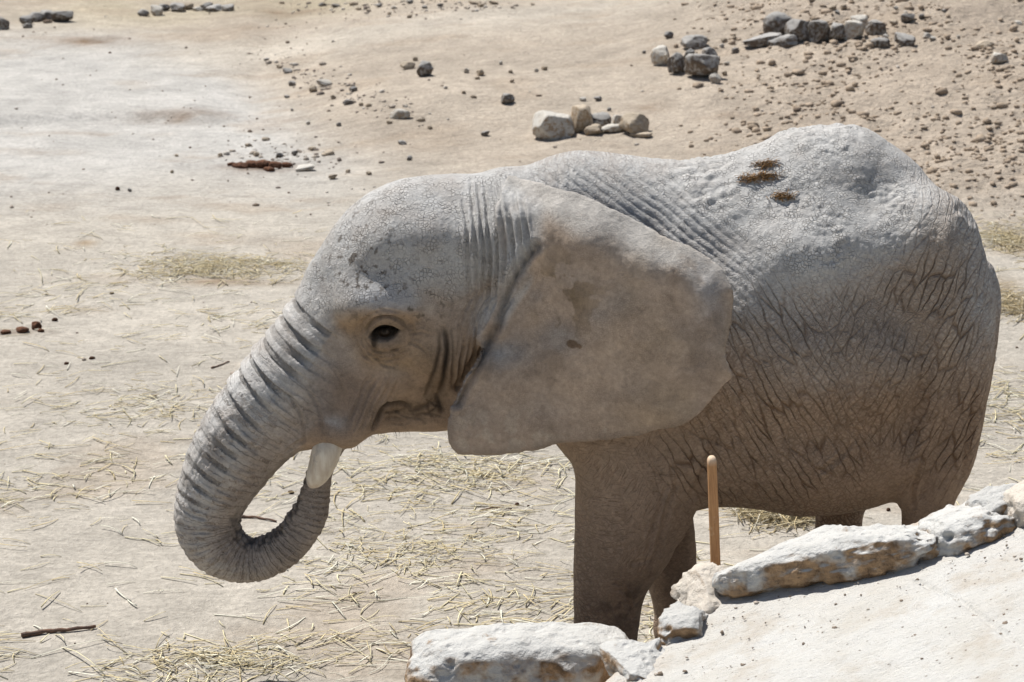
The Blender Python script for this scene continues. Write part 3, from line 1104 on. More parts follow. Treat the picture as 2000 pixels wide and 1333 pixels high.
td += 0.0035 * fbm(np.stack([S[tm] * 45, B[tm] * 45, Zc[tm] * 45], 1), 2, 114) * sstep(0.2, 0.6, arc)
# lengthways ridges on the outer folds
td += 0.004 * outer * np.abs(vnoise(np.stack([aw * 6, B[tm] * 40, side_ * 9], 1), 115)) * sstep(0.3, 0.6, arc)
# rough pads under the curl of the trunk
inner = sstep(-0.55, -0.85, side_) * sstep(0.9, 1.15, arc)
w1, w2 = worley(np.stack([S[tm] * 38, B[tm] * 22, Zc[tm] * 38], 1), 9)
td += inner * 0.020 * (0.5 - w1)
disp[tm] += on_trunk * td
dark[tm] = np.maximum(dark[tm], on_trunk * tshade)
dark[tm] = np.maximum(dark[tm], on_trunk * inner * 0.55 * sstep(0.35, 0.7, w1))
ring_ph = np.zeros(nv)
ring_ph[tm] = pw
ring_w = np.zeros(nv)
ring_w[tm] = on_trunk * sstep(0.12, 0.35, arc) * np.interp(arc, [0.3, 1.0, 2.2], [0.6, 1.0, 0.9])
trunk_w = np.zeros(nv)
trunk_w[tm] = on_trunk * sstep(0.05, 0.3, arc)

# eye: almond opening between lids, folds round it
ex_, ez_ = S - EYE[0], Zc - EYE[2]
ca, sa = math.cos(R(14)), math.sin(R(14))
e1, e2 = ex_ * ca + ez_ * sa, -ex_ * sa + ez_ * ca
alm = 1 - (e1 / 0.078) ** 2 - (np.abs(e2 - 0.004) / (0.044 * np.sqrt(np.clip(1 - (e1 / 0.075) ** 2, 0.05, 1)))) ** 1.7
nearhead = (B > 0.15) & (head_in > 0.05)
opn = sstep(-0.05, 0.45, alm) * nearhead
disp -= 0.045 * opn
rad = np.hypot(e1 / 1.25, e2)
lid = np.exp(-((rad - 0.060) / 0.016) ** 2) * nearhead * (0.55 + 0.45 * sstep(-0.02, 0.03, e2))
disp += 0.013 * lid * (0.5 + 0.5 * sstep(-0.3, 0.3, vnoise(co * 9, 126)))
k_ = 0
eye_n = 0.016 * fbm(co * 13, 3, 120)
for rr, dp in ((0.080, 0.010), (0.100, 0.008), (0.124, 0.007), (0.150, 0.004)):
    wv = np.hypot((e1 + 0.1 * rr * (k_ - 1.5)) / (1.35 - 0.1 * k_), e2 * (1.0 + 0.12 * k_) + 0.06 * rr) + eye_n
    disp -= dp * np.exp(-((wv - rr) / 0.0055) ** 2) * nearhead * sstep(-0.25, 0.25, vnoise(co * 11 + 3.7 * k_, 121) + 0.25 * np.sign(-e2))
    k_ += 1
dark = np.maximum(dark, opn * 0.95)
tear = np.exp(-((ex_ + 0.050) / 0.016) ** 2 - ((ez_ + 0.035) / 0.045) ** 2) * nearhead
dark = np.maximum(dark, np.clip(1.2 * tear * sstep(-0.3, 0.4, vnoise(co * 60, 122) + 0.4), 0, 0.9))
disp -= 0.05 * 0 * opn

for g_, dp, dk_ in (([(716, 655), (724, 630), (750, 614), (778, 622), (800, 644)], 0.010, 0.40), ([(705, 655), (714, 622), (745, 600), (780, 606), (800, 618)], 0.005, 0.12),
                    ([(718, 672), (736, 690), (762, 690), (784, 676)], 0.006, 0.25), ([(708, 672), (730, 704), (765, 706), (790, 696)], 0.005, 0.12), ([(728, 690), (745, 716), (775, 720)], 0.007, 0.15),
                    ([(690, 650), (700, 684), (722, 710)], 0.006, 0.15), ([(795, 655), (822, 648), (842, 655)], 0.006, 0.1), ([(795, 668), (820, 676), (835, 690)], 0.005, 0.1), ([(768, 690), (776, 708), (772, 728)], 0.005, 0.1)):
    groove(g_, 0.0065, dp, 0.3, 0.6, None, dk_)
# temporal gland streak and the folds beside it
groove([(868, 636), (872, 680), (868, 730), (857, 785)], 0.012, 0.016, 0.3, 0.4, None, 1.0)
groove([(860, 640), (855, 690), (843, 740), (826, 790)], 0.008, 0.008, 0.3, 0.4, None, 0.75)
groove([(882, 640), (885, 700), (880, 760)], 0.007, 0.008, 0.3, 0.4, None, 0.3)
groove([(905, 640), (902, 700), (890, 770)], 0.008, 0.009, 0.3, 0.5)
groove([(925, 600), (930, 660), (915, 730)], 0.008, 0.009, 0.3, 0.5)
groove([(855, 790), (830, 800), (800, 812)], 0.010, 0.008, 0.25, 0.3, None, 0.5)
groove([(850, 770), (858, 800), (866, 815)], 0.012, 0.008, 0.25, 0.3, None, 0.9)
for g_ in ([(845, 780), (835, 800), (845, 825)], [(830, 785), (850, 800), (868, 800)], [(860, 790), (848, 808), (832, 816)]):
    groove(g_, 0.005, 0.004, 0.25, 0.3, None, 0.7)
# mouth corner, jaw and cheek folds
groove([(730, 838), (741, 808), (753, 790), (775, 788), (806, 797)], 0.011, 0.018, 0.2, 0.25, None, 0.85)
groove([(728, 842), (740, 815), (752, 796)], 0.016, 0.012, 0.2, 0.2, None, 0.6)
rj = random.Random(8)
for k in range(9):
    u0, v0 = 748 + rj.uniform(0, 70), 796 + rj.uniform(0, 36)
    groove([(u0, v0), (u0 + rj.uniform(15, 30), v0 + rj.uniform(-9, 6)), (u0 + rj.uniform(35, 60), v0 + rj.uniform(-10, 12))], 0.0055, rj.uniform(0.003, 0.007), 0.2, 0.4, None, rj.uniform(0.1, 0.5))
for u0 in (742, 757, 728, 715, 772):
    groove([(u0 + 8, 725 + (u0 % 9)), (u0 - 5, 760), (u0 - 24, 800), (u0 - 40, 845)], 0.006, 0.007, 0.22, 0.5)
groove([(690, 665), (712, 700), (740, 715)], 0.006, 0.006, 0.28, 0.4)
groove([(676, 655), (700, 690), (720, 708)], 0.006, 0.006, 0.28, 0.4)
groove([(600, 745), (622, 790), (632, 840)], 0.007, 0.008, 0.18, 0.5)
groove([(565, 760), (590, 815), (598, 862)], 0.007, 0.008, 0.18, 0.5)
groove([(640, 700), (665, 740), (675, 790)], 0.005, 0.004, 0.2, 0.4)
groove([(600, 852), (575, 866), (556, 884)], 0.010, 0.012, 0.16, 0.5)
cz = SZ([(985, 640), (996, 560), (1012, 520), (1040, 480), (1046, 440), (1046, 360)], 0.33)
neck_m = S < np.interp(Zc, cz[:, 1], cz[:, 0])
# neck folds in front of the ear
rs = random.Random(5)
for k in range(9):
    u0 = 905 + k * 15 + rs.uniform(-3, 3)
    groove([(u0 - 6, 372 + rs.uniform(0, 40)), (u0 + rs.uniform(0, 6), 440), (u0 + 8, 510), (u0 + rs.uniform(-2, 12), 560 + rs.uniform(0, 60))], 0.008, 0.012, 0.32, 0.8, neck_m)
for k in range(9):
    u0 = 905 + k * 11
    groove([(u0 + 30, 560 + rs.uniform(0, 30)), (u0 + rs.uniform(-5, 5), 620), (u0 - 12, 690), (u0 - 25 + rs.uniform(-6, 6), 770)], 0.006, 0.007, 0.3, 0.5)
# crease where the ear leaves the head
groove([(1046, 470), (1018, 510), (996, 560), (975, 620), (950, 672), (920, 725), (893, 775)], 0.020, 0.022, 0.36, 0.25, (B > 0.2), 0.45, False)

# shoulder: long slanting folds between ear and back
body = (1 - earm) * sstep(P(1010, 400)[0], P(1060, 400)[0], S)
dirv = np.array([math.cos(R(-33)), math.sin(R(-33))])
across = -szw[:, 0] * dirv[1] + szw[:, 1] * dirv[0]
along = szw[:, 0] * dirv[0] + szw[:, 1] * dirv[1]
mS = np.clip(blob(1180, 390, 110, 75, .35) + blob(1290, 450, 120, 75, .42) + blob(1390, 540, 90, 70, .5) + 0.8 * blob(1130, 350, 80, 50, .3), 0, 1) * body * near
wav = across * 2 * math.pi / 0.036 + 3.4 * fbm(np.stack([along * 3.0, across * 5, 0 * along], 1), 3, 130)
rdg = np.abs(np.sin(wav * 0.5))
disp += mS * 0.012 * (np.sqrt(rdg) - 0.65) * (0.55 + 0.45 * fbm(co * 6, 2, 131))
wav2 = (sz[:, 0]) * 2 * math.pi / 0.05 + 2.0 * fbm(co * 5, 3, 132)
mV = np.clip(blob(1075, 345, 60, 35, .25), 0, 1) * body * near
disp += mV * 0.010 * (np.sqrt(np.abs(np.sin(wav2 * 0.5))) - 0.6)

# dried mud on the back: lumps and crust
mudm = np.clip(blob(1400, 350, 110, 50, .2) + blob(1580, 290, 130, 60, .2) + blob(1520, 400, 150, 70, .35) + blob(1640, 360, 120, 90, .3) + 0.8 * blob(1560, 500, 140, 60, .45) + 0.6 * blob(1720, 400, 90, 90, .35), 0, 1) * body
m = np.where(mudm > 0.02)[0]
w1, w2 = worley(co[m] * 17 + 0.6 * np.stack([fbm(co[m] * 9, 2, 5), fbm(co[m] * 9, 2, 6), fbm(co[m] * 9, 2, 7)], 1), 21)
w3, w4 = worley(co[m] * 38, 22)
lump = np.clip(fbm(co[m] * 5, 3, 140) + 0.35, 0, 1)
zone = sstep(-0.25, 0.35, fbm(co[m] * 2.6 + 9, 3, 142))
disp[m] += mudm[m] * (0.024 * lump * zone * (0.55 - w1) + 0.014 * zone * (0.5 - w3) + 0.010 * fbm(co[m] * 9, 3, 141))
big_l = np.clip(blob(1370, 345, 70, 30, .2) + blob(1410, 375, 45, 30, .3) + 0.7 * blob(1600, 262, 110, 26, .05), 0, 1)[m]
disp[m] += big_l * 0.024 * np.clip(0.55 - w1, -0.2, 1)

# flank and thigh: soft folds
mF = np.clip(blob(1480, 780, 150, 150, .6) + blob(1420, 640, 60, 90, .55) + blob(1600, 850, 120, 90, .6), 0, 1) * body * near
ang_f = R(-62)
ac = -szw[:, 0] * math.sin(ang_f) + szw[:, 1] * math.cos(ang_f)
al = szw[:, 0] * math.cos(ang_f) + szw[:, 1] * math.sin(ang_f)
wv = ac * 2 * math.pi / 0.085 + 2.8 * fbm(np.stack([al * 2, ac * 4, 0 * al], 1), 3, 150)
disp += mF * 0.007 * (np.abs(np.sin(wv * 0.5)) ** 0.5 - 0.7)
mH = np.clip(blob(1860, 520, 55, 120, .4) + blob(1820, 700, 70, 120, .45) + 0.8 * blob(1900, 620, 40, 110, .3), 0, 1) * body * near
ang_f = R(66)
ac = -szw[:, 0] * math.sin(ang_f) + szw[:, 1] * math.cos(ang_f)
al = szw[:, 0] * math.cos(ang_f) + szw[:, 1] * math.sin(ang_f)
wv = ac * 2 * math.pi / 0.06 + 2.4 * fbm(np.stack([al * 3, ac * 5, 0 * al], 1), 3, 151)
disp += mH * 0.007 * (np.abs(np.sin(wv * 0.5)) ** 0.5 - 0.7)
groove([(1862, 402), (1880, 412), (1905, 440)], 0.016, 0.014, 0.3, 0.8)
groove([(1850, 430), (1848, 560), (1832, 690), (1805, 840), (1766, 945)], 0.045, -0.030, 0.45, 0.3)
groove([(1893, 737), (1884, 830), (1871, 931)], 0.016, 0.022, 0.25, 0.2)
groove([(1690, 850), (1640, 905), (1590, 930)], 0.014, 0.010, 0.6, 0.5)
groove([(1800, 860), (1790, 910), (1783, 965), (1790, 1000)], 0.012, 0.016, 0.4, 0.4)
# elbow folds and the back edge of the near fore leg
groove([(1400, 790), (1388, 860), (1370, 930), (1348, 985)], 0.022, 0.030, 0.42, 0.15)
groove([(1330, 900), (1305, 980), (1285, 1050), (1265, 1120)], 0.014, 0.014, 0.4, 0.4)
groove([(1305, 930), (1275, 1010), (1262, 1070)], 0.010, 0.009, 0.42, 0.4)
groove([(1290, 1070), (1262, 1080), (1220, 1085)], 0.010, 0.006, 0.4, 0.3)
for k in range(7):
    groove([(1195 + 6 * k, 1120 + 16 * k), (1215 + 4 * k, 1135 + 14 * k), (1228 + 3 * k, 1160 + 11 * k)], 0.008, 0.008, 0.4, 0.4)
# all over: slow unevenness and fine crumple
disp += 0.006 * fbm(co * 5, 3, 160) * (1 - 0.6 * earm) + 0.0022 * fbm(co * 30, 2, 161) * (1 - 0.5 * earm)
# ear: veins and slack
disp += earm * (0.006 * fbm(co * np.array([6, 6, 3]), 3, 162) + 0.003 * fbm(co * 26, 3, 163))

co2 = co + no * disp[:, None]
body_me.vertices.foreach_set('co', co2.astype(np.float32).ravel())
body_me.update()
no2 = normals()

# ------------------------------------------------------------------ elephant: colours of skin, dust and mud, with painted crease shade
SKIN = np.array([0.36, 0.262, 0.182])
DUST = np.array([0.460, 0.450, 0.430])
TAN = np.array([0.33, 0.225, 0.125])
cl = np.tile(SKIN, (nv, 1))


def lay(colr, k):
    global cl
    cl = cl + (np.array(colr) - cl) * np.clip(k, 0, 1)[:, None]


nlow = fbm(co * 3.0, 4, 170)
nmid = fbm(co * 11.0, 4, 171)
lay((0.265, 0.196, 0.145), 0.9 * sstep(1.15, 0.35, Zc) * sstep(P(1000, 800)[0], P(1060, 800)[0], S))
lay((0.36, 0.315, 0.275), 0.8 * trunk_w)
# dried mud and dust where the animal has thrown it: crown, back, rump, forehead
dustm = np.clip(sstep(1.40, 1.95, Zc + 0.10 * nlow) * sstep(-0.35, 0.25, no[:, 2] + 0.22 * nlow), 0, 1)
dust_head = np.clip(box_mask([(560, 600), (640, 460), (740, 350), (900, 330), (1040, 360), (1040, 500), (960, 560), (880, 590), (800, 570), (720, 580), (640, 640), (590, 620)], 0.06), 0, 1)
dust_sun_tr = trunk_w * 0
dust_sun_tr[tm] = on_trunk * sstep(-0.7, 0.35, side_) * sstep(1.7, 0.8, arc)  # paler outer trunk: dust, lightened further to carry the grazing sun
lay(DUST, np.maximum(dustm, dust_head * (1 - 0 * earm)) * (0.92 + 0.25 * nmid))
lay((0.49, 0.475, 0.45), dust_sun_tr * (0.75 + 0.6 * nmid))
lay((0.465, 0.452, 0.428), mudm * (0.6 + 0.4 * nmid))
lay((0.34, 0.30, 0.265), 0.6 * mS * (1 - dustm))
lay((0.39, 0.31, 0.235), 0.75 * box_mask([(1440, 620), (1700, 560), (1860, 430), (1900, 560), (1850, 760), (1650, 720), (1500, 720)], 0.12, .5) * body)
# ear
earcol = np.array([0.43, 0.335, 0.255])
lay(earcol, earm)
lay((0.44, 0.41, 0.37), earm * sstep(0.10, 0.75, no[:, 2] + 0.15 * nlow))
lay((0.40, 0.30, 0.19), earm * 0.45 * sstep(0.05, 0.5, fbm(co * 2.6 + 4, 3, 172) + 0.1) * sstep(P(1120, 600)[0], P(1300, 600)[0], S))
lay((0.38, 0.36, 0.35), earm * 0.45 * np.clip(blob(1380, 600, 35, 90, .6), 0, 1))
bl_ = sstep(0.12, 0.2, fbm(co * 13 + 3, 3, 173)) * blob(1110, 570, 60, 70, .5)
lay((0.19, 0.135, 0.075), earm * 0.8 * bl_)
lay((0.15, 0.085, 0.04), earm * np.clip(sstep(0.35, 0.6, blob(1117, 665, 13, 9, .5)) + sstep(0.4, 0.7, blob(1131, 668, 6, 6, .5)), 0, 1) * 0.8)
lay((0.50, 0.42, 0.33), earm * 0.55 * sstep(0.10, 0.22, fbm(co * 15 + 8, 4, 174, 0.65)) * sstep(P(900, 700)[2], P(900, 790)[2], Zc))
lay((0.27, 0.205, 0.15), earm * 0.5 * sstep(0.05, 0.4, fbm(co * 6 + 2, 4, 177, 0.6)))
lay((0.24, 0.19, 0.15), earm * 0.6 * sstep(0.055, 0.0, esd) * sstep(P(900, 700)[2], P(900, 760)[2], Zc))
lay(DUST * 0.95, 0.9 * box_mask([(930, 350), (1010, 370), (1060, 400), (1055, 470), (1015, 500), (930, 500)], 0.035, .33) * (B > 0) * (0.85 + 0.3 * nmid))
# warm stain round the eye and on the cheek
hd = (1 - earm) * sstep(P(1020, 600)[0], P(980, 600)[0], S)
lay(TAN, hd * 0.75 * np.clip(blob(690, 628, 45, 30) + blob(790, 625, 40, 35) * 0.5 + blob(770, 705, 70, 26) + blob(860, 575, 45, 30) * 0.6 + blob(820, 690, 50, 45) * 0.5 + blob(960, 560, 40, 30) * 0.7, 0, 1) * (0.7 + 0.7 * nmid))
lay((0.42, 0.415, 0.42), hd * 0.8 * blob(750, 578, 55, 22))
lay((0.10, 0.078, 0.06), hd * 0.75 * np.clip(blob(752, 655, 42, 26), 0, 1) * sstep(0.03, 0.06, rad))
lay((0.16, 0.14, 0.135), hd * 0.5 * np.clip(blob(690, 790, 50, 60) + blob(640, 800, 40, 60), 0, 1))
lay((0.46, 0.44, 0.42), hd * 0.8 * np.clip(blob(648, 838, 22, 16), 0, 1) * sstep(-0.2, 0.3, nmid))
lay((0.20, 0.135, 0.08), hd * 0.7 * np.clip(blob(800, 815, 70, 25) + blob(850, 750, 30, 60), 0, 1))
lay((0.17, 0.125, 0.07), 0.6 * blob(1085, 900, 35, 45, .1) * (1 - earm))
lay((0.03, 0.022, 0.016), np.clip(dark, 0, 1))  # crease shade painted dark, along with gland streak and tear stain
# small dark spots on forehead
spots = sstep(0.34, 0.44, fbm(co * 48, 2, 175)) * np.clip(blob(700, 520, 90, 110) + blob(830, 590, 50, 40), 0, 1) * hd
lay((0.10, 0.08, 0.06), spots * 0.85)
# damp mud on the far-side foot fold
mspot = sstep(0.0, 0.25, fbm(co * 14, 3, 176)) * blob(1215, 1170, 40, 45, .4)
lay((0.055, 0.043, 0.034), mspot * 0.7 * (B > 0))
cl = cl * (1 + 0.10 * nlow + 0.08 * nmid)[:, None]
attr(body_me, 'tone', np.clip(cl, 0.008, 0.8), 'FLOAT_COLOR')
attr(body_me, 'mud', np.clip(np.maximum(mudm, 0.9 * dust_head * hd + 0.55 * dustm * (1 - earm)), 0, 1))
# which way the skin net runs
wA = np.clip(1.3 * blob(1480, 740, 170, 220, .55) + blob(1420, 850, 90, 140, .5) + blob(1600, 850, 120, 120, .6), 0, 1)
wB = np.clip(1.3 * blob(1800, 620, 120, 200, .5) + blob(1720, 720, 130, 140, .55) + blob(1850, 850, 90, 120, .4), 0, 1)
wC = sstep(1.05, 0.75, Zc)
wL = sstep(0.95, 0.75, Zc)
tot = wA + wB + 1e-3
plain = body * (1 - mudm) * (1 - 0.55 * mS)
attr(body_me, 'net_a', plain * wA / np.maximum(tot, 1) * (1 - 0.6 * wC) * near)
attr(body_me, 'net_b', plain * wB / np.maximum(tot, 1) * (1 - 0.5 * wC))
attr(body_me, 'net_c', plain * np.clip(wC + 0.55, 0, 1))
attr(body_me, 'ear', earm)
legm = (1 - earm) * np.clip(blob(1215, 1050, 130, 220, .3) + blob(1310, 1100, 90, 160, -.2) + blob(1815, 1000, 110, 120, .3) + blob(1220, 900, 120, 90, .4), 0, 1)
attr(body_me, 'leg', legm)
attr(body_me, 'ring_ph', ring_ph)
attr(body_me, 'ring_w', ring_w)
attr(body_me, 'face', np.clip((1 - earm) * (1 - body) * (1 - 0.8 * trunk_w), 0, 1))

n = NT('elephant_skin', 0.88, 0.22)
v = n.coord()
tone = n.attr('tone', 'Color')
mud, na, nb_, nc, ear_a, face = (n.attr(k) for k in ('mud', 'net_a', 'net_b', 'net_c', 'ear', 'face'))
wn_ = n.noise(v, 7.0, 2, 0.6, 1)
warpv = n.node('ShaderNodeVectorMath', {0: n.vadd(wn_, (-0.5, -0.5, -0.5)), 'Scale': 0.045}, operation='SCALE').outputs[0]
vw = n.vadd(v, warpv)


sx = n.node('ShaderNodeSeparateXYZ', {0: vw}).outputs
side2 = n.node('ShaderNodeCombineXYZ', {0: sx[0], 1: sx[2], 2: n.math('MULTIPLY', sx[1], 0.35)}).outputs[0]


def net(angle, lon, acr, line, rnd=0.9):
    """cells stretched along a direction of the animal's side"""
    m = n.mapping(side2, rot=(0, 0, R(-angle)))
    m = n.mapping(m, scale=(lon, acr, acr))
    d = n.node('ShaderNodeTexVoronoi', {'Vector': m, 'Scale': 1.0, 'Randomness': rnd}, feature='DISTANCE_TO_EDGE', voronoi_dimensions='2D').outputs[0]
    return n.mr(d, 0.0, line, 1.0, 0.0)


lineA = net(-60, 4.5, 24, 0.11)
lineB = net(66, 6.5, 28, 0.12)
lineC = net(-44, 20, 46, 0.20)
lineC2 = net(40, 22, 50, 0.19)
n1 = n.noise(v, 5, 3, 0.6)
patchy = n.mr(n1, 0.34, 0.56, 0.25, 1.0)
big = n.math('MAXIMUM', n.math('MULTIPLY', lineA, na), n.math('MULTIPLY', lineB, nb_))
big = n.math('MULTIPLY', big, patchy)
leg = n.attr('leg')


def streak(angle, lon, acr, wid_):
    m = n.mapping(side2, rot=(0, 0, R(-angle)))
    m = n.mapping(m, scale=(lon, acr, acr * 0.5))
    nn = n.node('ShaderNodeTexNoise', {'Vector': m, 'Scale': 1.0, 'Detail': 2.0, 'Roughness': 0.6}, noise_dimensions='2D').outputs[0]
    return n.mr(n.math('ABSOLUTE', n.math('SUBTRACT', nn, 0.5)), 0.0, wid_, 1.0, 0.0)


lineL = n.math('MAXIMUM', n.math('MULTIPLY', streak(62, 5, 34, 0.045), n.mr(n1, 0.62, 0.42)), n.math('MULTIPLY', streak(4, 7, 42, 0.045), n.mr(n1, 0.38, 0.58)))
sm = n.math('MULTIPLY', n.math('MAXIMUM', lineC, lineC2), n.math('MULTIPLY', nc, n.math('SUBTRACT', 1.0, n.math('MULTIPLY', leg, 0.65))))
sm = n.math('MAXIMUM', sm, n.math('MULTIPLY', n.math('MULTIPLY', lineL, leg), 0.62))
grain = n.noise(v, 55, 4, 0.7)
mid = n.noise(v, 16, 3, 0.65)
fine_m = n.math('MAXIMUM', n.math('MULTIPLY', ear_a, 0.7), n.math('MULTIPLY', face, 0.8))
mud_m = n.math('MULTIPLY', mud, n.mr(mid, 0.42, 0.62, 0.0, 1.0))
finer = n.math('GREATER_THAN', fine_m, mud)
crk = n.voro(n.vadd(v, wn_, 0.02), n.math('MULTIPLY_ADD', finer, 45.0, 62.0), 'DISTANCE_TO_EDGE')
cl_ = n.mr(crk, 0.0, 0.11, 1, 0)
crack = n.math('MULTIPLY', cl_, n.math('MULTIPLY', mud_m, n.math('SUBTRACT', 1.0, finer)))
crack2 = n.math('MULTIPLY', n.math('MULTIPLY', cl_, n.math('MULTIPLY', fine_m, finer)), n.mr(n1, 0.4, 0.6, 0.2, 1.0))
ks = n.math('MULTIPLY', n.mr(grain, 0.28, 0.72, 0.80, 1.18), n.mr(mid, 0.3, 0.7, 0.86, 1.12))
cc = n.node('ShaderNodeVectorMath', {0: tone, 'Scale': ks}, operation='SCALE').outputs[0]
bare = n.node('ShaderNodeVectorMath', {0: cc, 1: (0.36, 0.27, 0.20)}, operation='MULTIPLY').outputs[0]
cc = n.mix(n.math('MULTIPLY', big, 0.85), cc, bare)
cc = n.mix(n.math('MULTIPLY', sm, 0.7), cc, bare)
rp, rw = n.attr('ring_ph'), n.attr('ring_w')
rng_ = n.math('ABSOLUTE', n.math('SINE', n.math('MULTIPLY_ADD', mid, 2.5, n.math('MULTIPLY', rp, 0.5))))
rng2 = n.math('ABSOLUTE', n.math('SINE', n.math('MULTIPLY_ADD', mid, 4.0, n.math('MULTIPLY', rp, 1.25))))
rl = n.math('MULTIPLY', n.math('MAXIMUM', n.mr(rng_, 0.0, 0.22, 1, 0), n.mr(rng2, 0.0, 0.25, 0.6, 0)), rw)
cc = n.mix(n.math('MULTIPLY', rl, 0.55), cc, bare)
cc = n.mix(n.math('MULTIPLY', crack, 0.28), cc, bare)
cc = n.mix(n.math('MULTIPLY', crack2, 0.32), cc, bare)
hh = n.math('MULTIPLY', grain, 0.0062)
hh = n.math('MULTIPLY_ADD', crack, -0.006, hh)
hh = n.math('MULTIPLY_ADD', crack2, -0.002, hh)
hh = n.math('MULTIPLY_ADD', sm, -0.005, hh)
hh = n.math('MULTIPLY_ADD', big, -0.012, hh)
hh = n.math('MULTIPLY_ADD', rl, -0.006, hh)
hh = n.math('MULTIPLY_ADD', n.math('MULTIPLY', mid, mud), 0.010, hh)
nrm = n.bump(hh, 1.0, 0.9)
M_skin = n.done(cc, nrm)

foot_z = float(co2[:, 2].min())
ele = bpy.data.objects.new('elephant', None)
col.objects.link(ele)
ele.location = (0.3, 0, 0)
ele.empty_display_size = 0.3
tag(ele, 'dusty grey elephant with mud-caked back, curling its trunk to its mouth', 'elephant')
bpy.context.view_layer.update()


def epart(name, me, mat):
    o = link(name, me, mat, ele)
    o.matrix_parent_inverse = ele.matrix_world.inverted()
    return o


body_o = epart('body', body_me, M_skin)

# tusks
n = NT('ivory', 0.34, 0.5)
v = n.coord()
g = n.noise(n.mapping(v, scale=(6, 6, 2)), 5, 5, 0.6)
cc = n.mix(n.mr(g, 0.35, 0.65), (0.74, 0.67, 0.55), (0.56, 0.46, 0.34))
cc = n.mix(n.mr(n.noise(v, 11, 4), 0.56, 0.7, 0, 0.8), cc, (0.25, 0.215, 0.19))
zz = n.node('ShaderNodeSeparateXYZ', {0: v}).outputs[2]
cc = n.mix(n.mr(zz, P(0, 935, .16)[2], P(0, 955, .16)[2], 0, 0.5), cc, (0.42, 0.29, 0.19))
M_ivory = n.done(cc, n.bump(g, 0.006, 0.6))


def tube(ctrl, K=24, n_=6, b_sign=1):
    c3 = smooth_line(np.array([list(P(e[0], e[1], e[2])) + [e[3]] for e in ctrl]), n_)
    c3[:, 1] *= b_sign
    p, r = c3[:, :3], c3[:, 3]
    tg = np.gradient(p, axis=0)
    tg /= np.linalg.norm(tg, axis=1)[:, None]
    sd = np.cross(tg, [0, 1, 0.0])
    sd /= np.linalg.norm(sd, axis=1)[:, None]
    up = np.cross(sd, tg)
    th = np.linspace(0, 2 * math.pi, K, endpoint=False)
    vv = (p[:, None, :] + r[:, None, None] * (np.cos(th)[None, :, None] * sd[:, None, :] + np.sin(th)[None, :, None] * up[:, None, :])).reshape(-1, 3)
    f = []
    for i in range(len(p) - 1):
        for k in range(K):
            f.append([i * K + k, i * K + (k + 1) % K, (i + 1) * K + (k + 1) % K, (i + 1) * K + k])
    return vv, [np.array(f), np.array([[(len(p) - 1) * K + k for k in range(K)]]), np.array([[K - 1 - k for k in range(K)]])]


tusk_px = [(651, 838, .10, .040), (647, 858, .14, .058), (638, 880, .165, .066), (629, 908, .168, .061), (620, 928, .17, .052), (612, 942, .17, .037), (607, 950, .17, .018), (605.5, 952.5, .17, .004)]
for s_ in (1, -1):
    if s_ == 1:
        tv_, tf_ = tube(tusk_px)
    else:
        tv_, tf_ = tube(tusk_px)
        q = tv_.copy()
        q[:, 1] *= -1
        # the far tusk is a little shorter and tucked beside the trunk
        tv_ = q
        tf_ = [f[:, ::-1] for f in tf_]
    epart('tusk', mesh_np('tusk', tv_, tf_), M_ivory)

# eye
bvh = None


def rebuild_bvh():
    global bvh
    vv = np.empty(nv * 3, np.float32)
    body_me.vertices.foreach_get('co', vv)
    polys = np.empty(len(body_me.loops), np.int32)
    body_me.loops.foreach_get('vertex_index', polys)
    bvh = BVHTree.FromPolygons(vv.reshape(-1, 3).tolist(), polys.reshape(-1, 4).tolist())


rebuild_bvh()
hit = bvh.ray_cast(Vector((EYE[0] - 0.004, -1.2, EYE[2])), Vector((0, 1, 0)))
ey0 = hit[0].y if hit[0] else -0.27
n = NT('eye_surface', 0.30, 0.35)
M_eye = n.done(n.mix(n.mr(n.noise(n.coord(), 20, 2), 0.4, 0.6), (0.012, 0.008, 0.006), (0.03, 0.018, 0.010)))
p, f = ICO[4]
eye = epart('eye', mesh_np('eye', p * 0.044 + np.array([EYE[0] - 0.003, ey0 + 0.034, EYE[2] - 0.003]), f), M_eye)
# lashes
n = NT('lash_hair', 0.7, 0.2)
M_lash = n.done((0.02, 0.016, 0.012))


def strands(starts, ends, widths, bend, r, segs=2):
    """thin three-sided straws; arrays of start and end points"""
    starts, ends = np.asarray(starts), np.asarray(ends)
    m = len(starts)
    d = ends - starts
    L = np.linalg.norm(d, axis=1)[:, None]
    d = d / np.maximum(L, 1e-6)
    ref = np.tile(np.array([0.0, 0, 1.0]), (m, 1))
    ref[np.abs(d[:, 2]) > 0.9] = (1, 0, 0)
    s1 = np.cross(d, ref)
    s1 /= np.linalg.norm(s1, axis=1)[:, None]
    s2 = np.cross(s1, d)
    out = []
    K = 3
    for k in range(segs + 1):
        t = k / segs
        c0 = starts + (ends - starts) * t + bend * math.sin(math.pi * t)
        for j in range(K):
            th = 2 * math.pi * j / K + 0.5
            wd = np.asarray(widths)[:, None] * (1 - 0.45 * t)
            out.append(c0 + wd * (math.cos(th) * s1 + 0.45 * math.sin(th) * s2))
    vv = np.stack(out, 1).reshape(-1, 3)
    per = (segs + 1) * K
    f = []
    for k in range(segs):
        for j in range(K):
            f.append([k * K + j, k * K + (j + 1) % K, (k + 1) * K + (j + 1) % K, (k + 1) * K + j])
    f = (np.arange(m)[:, None, None] * per + np.array(f)[None]).reshape(-1, 4)
    caps = np.array([[0, 2, 1], [segs * K, segs * K + 1, segs * K + 2]])
    caps = (np.arange(m)[:, None, None] * per + caps[None]).reshape(-1, 3)
    return vv, [f, caps], per


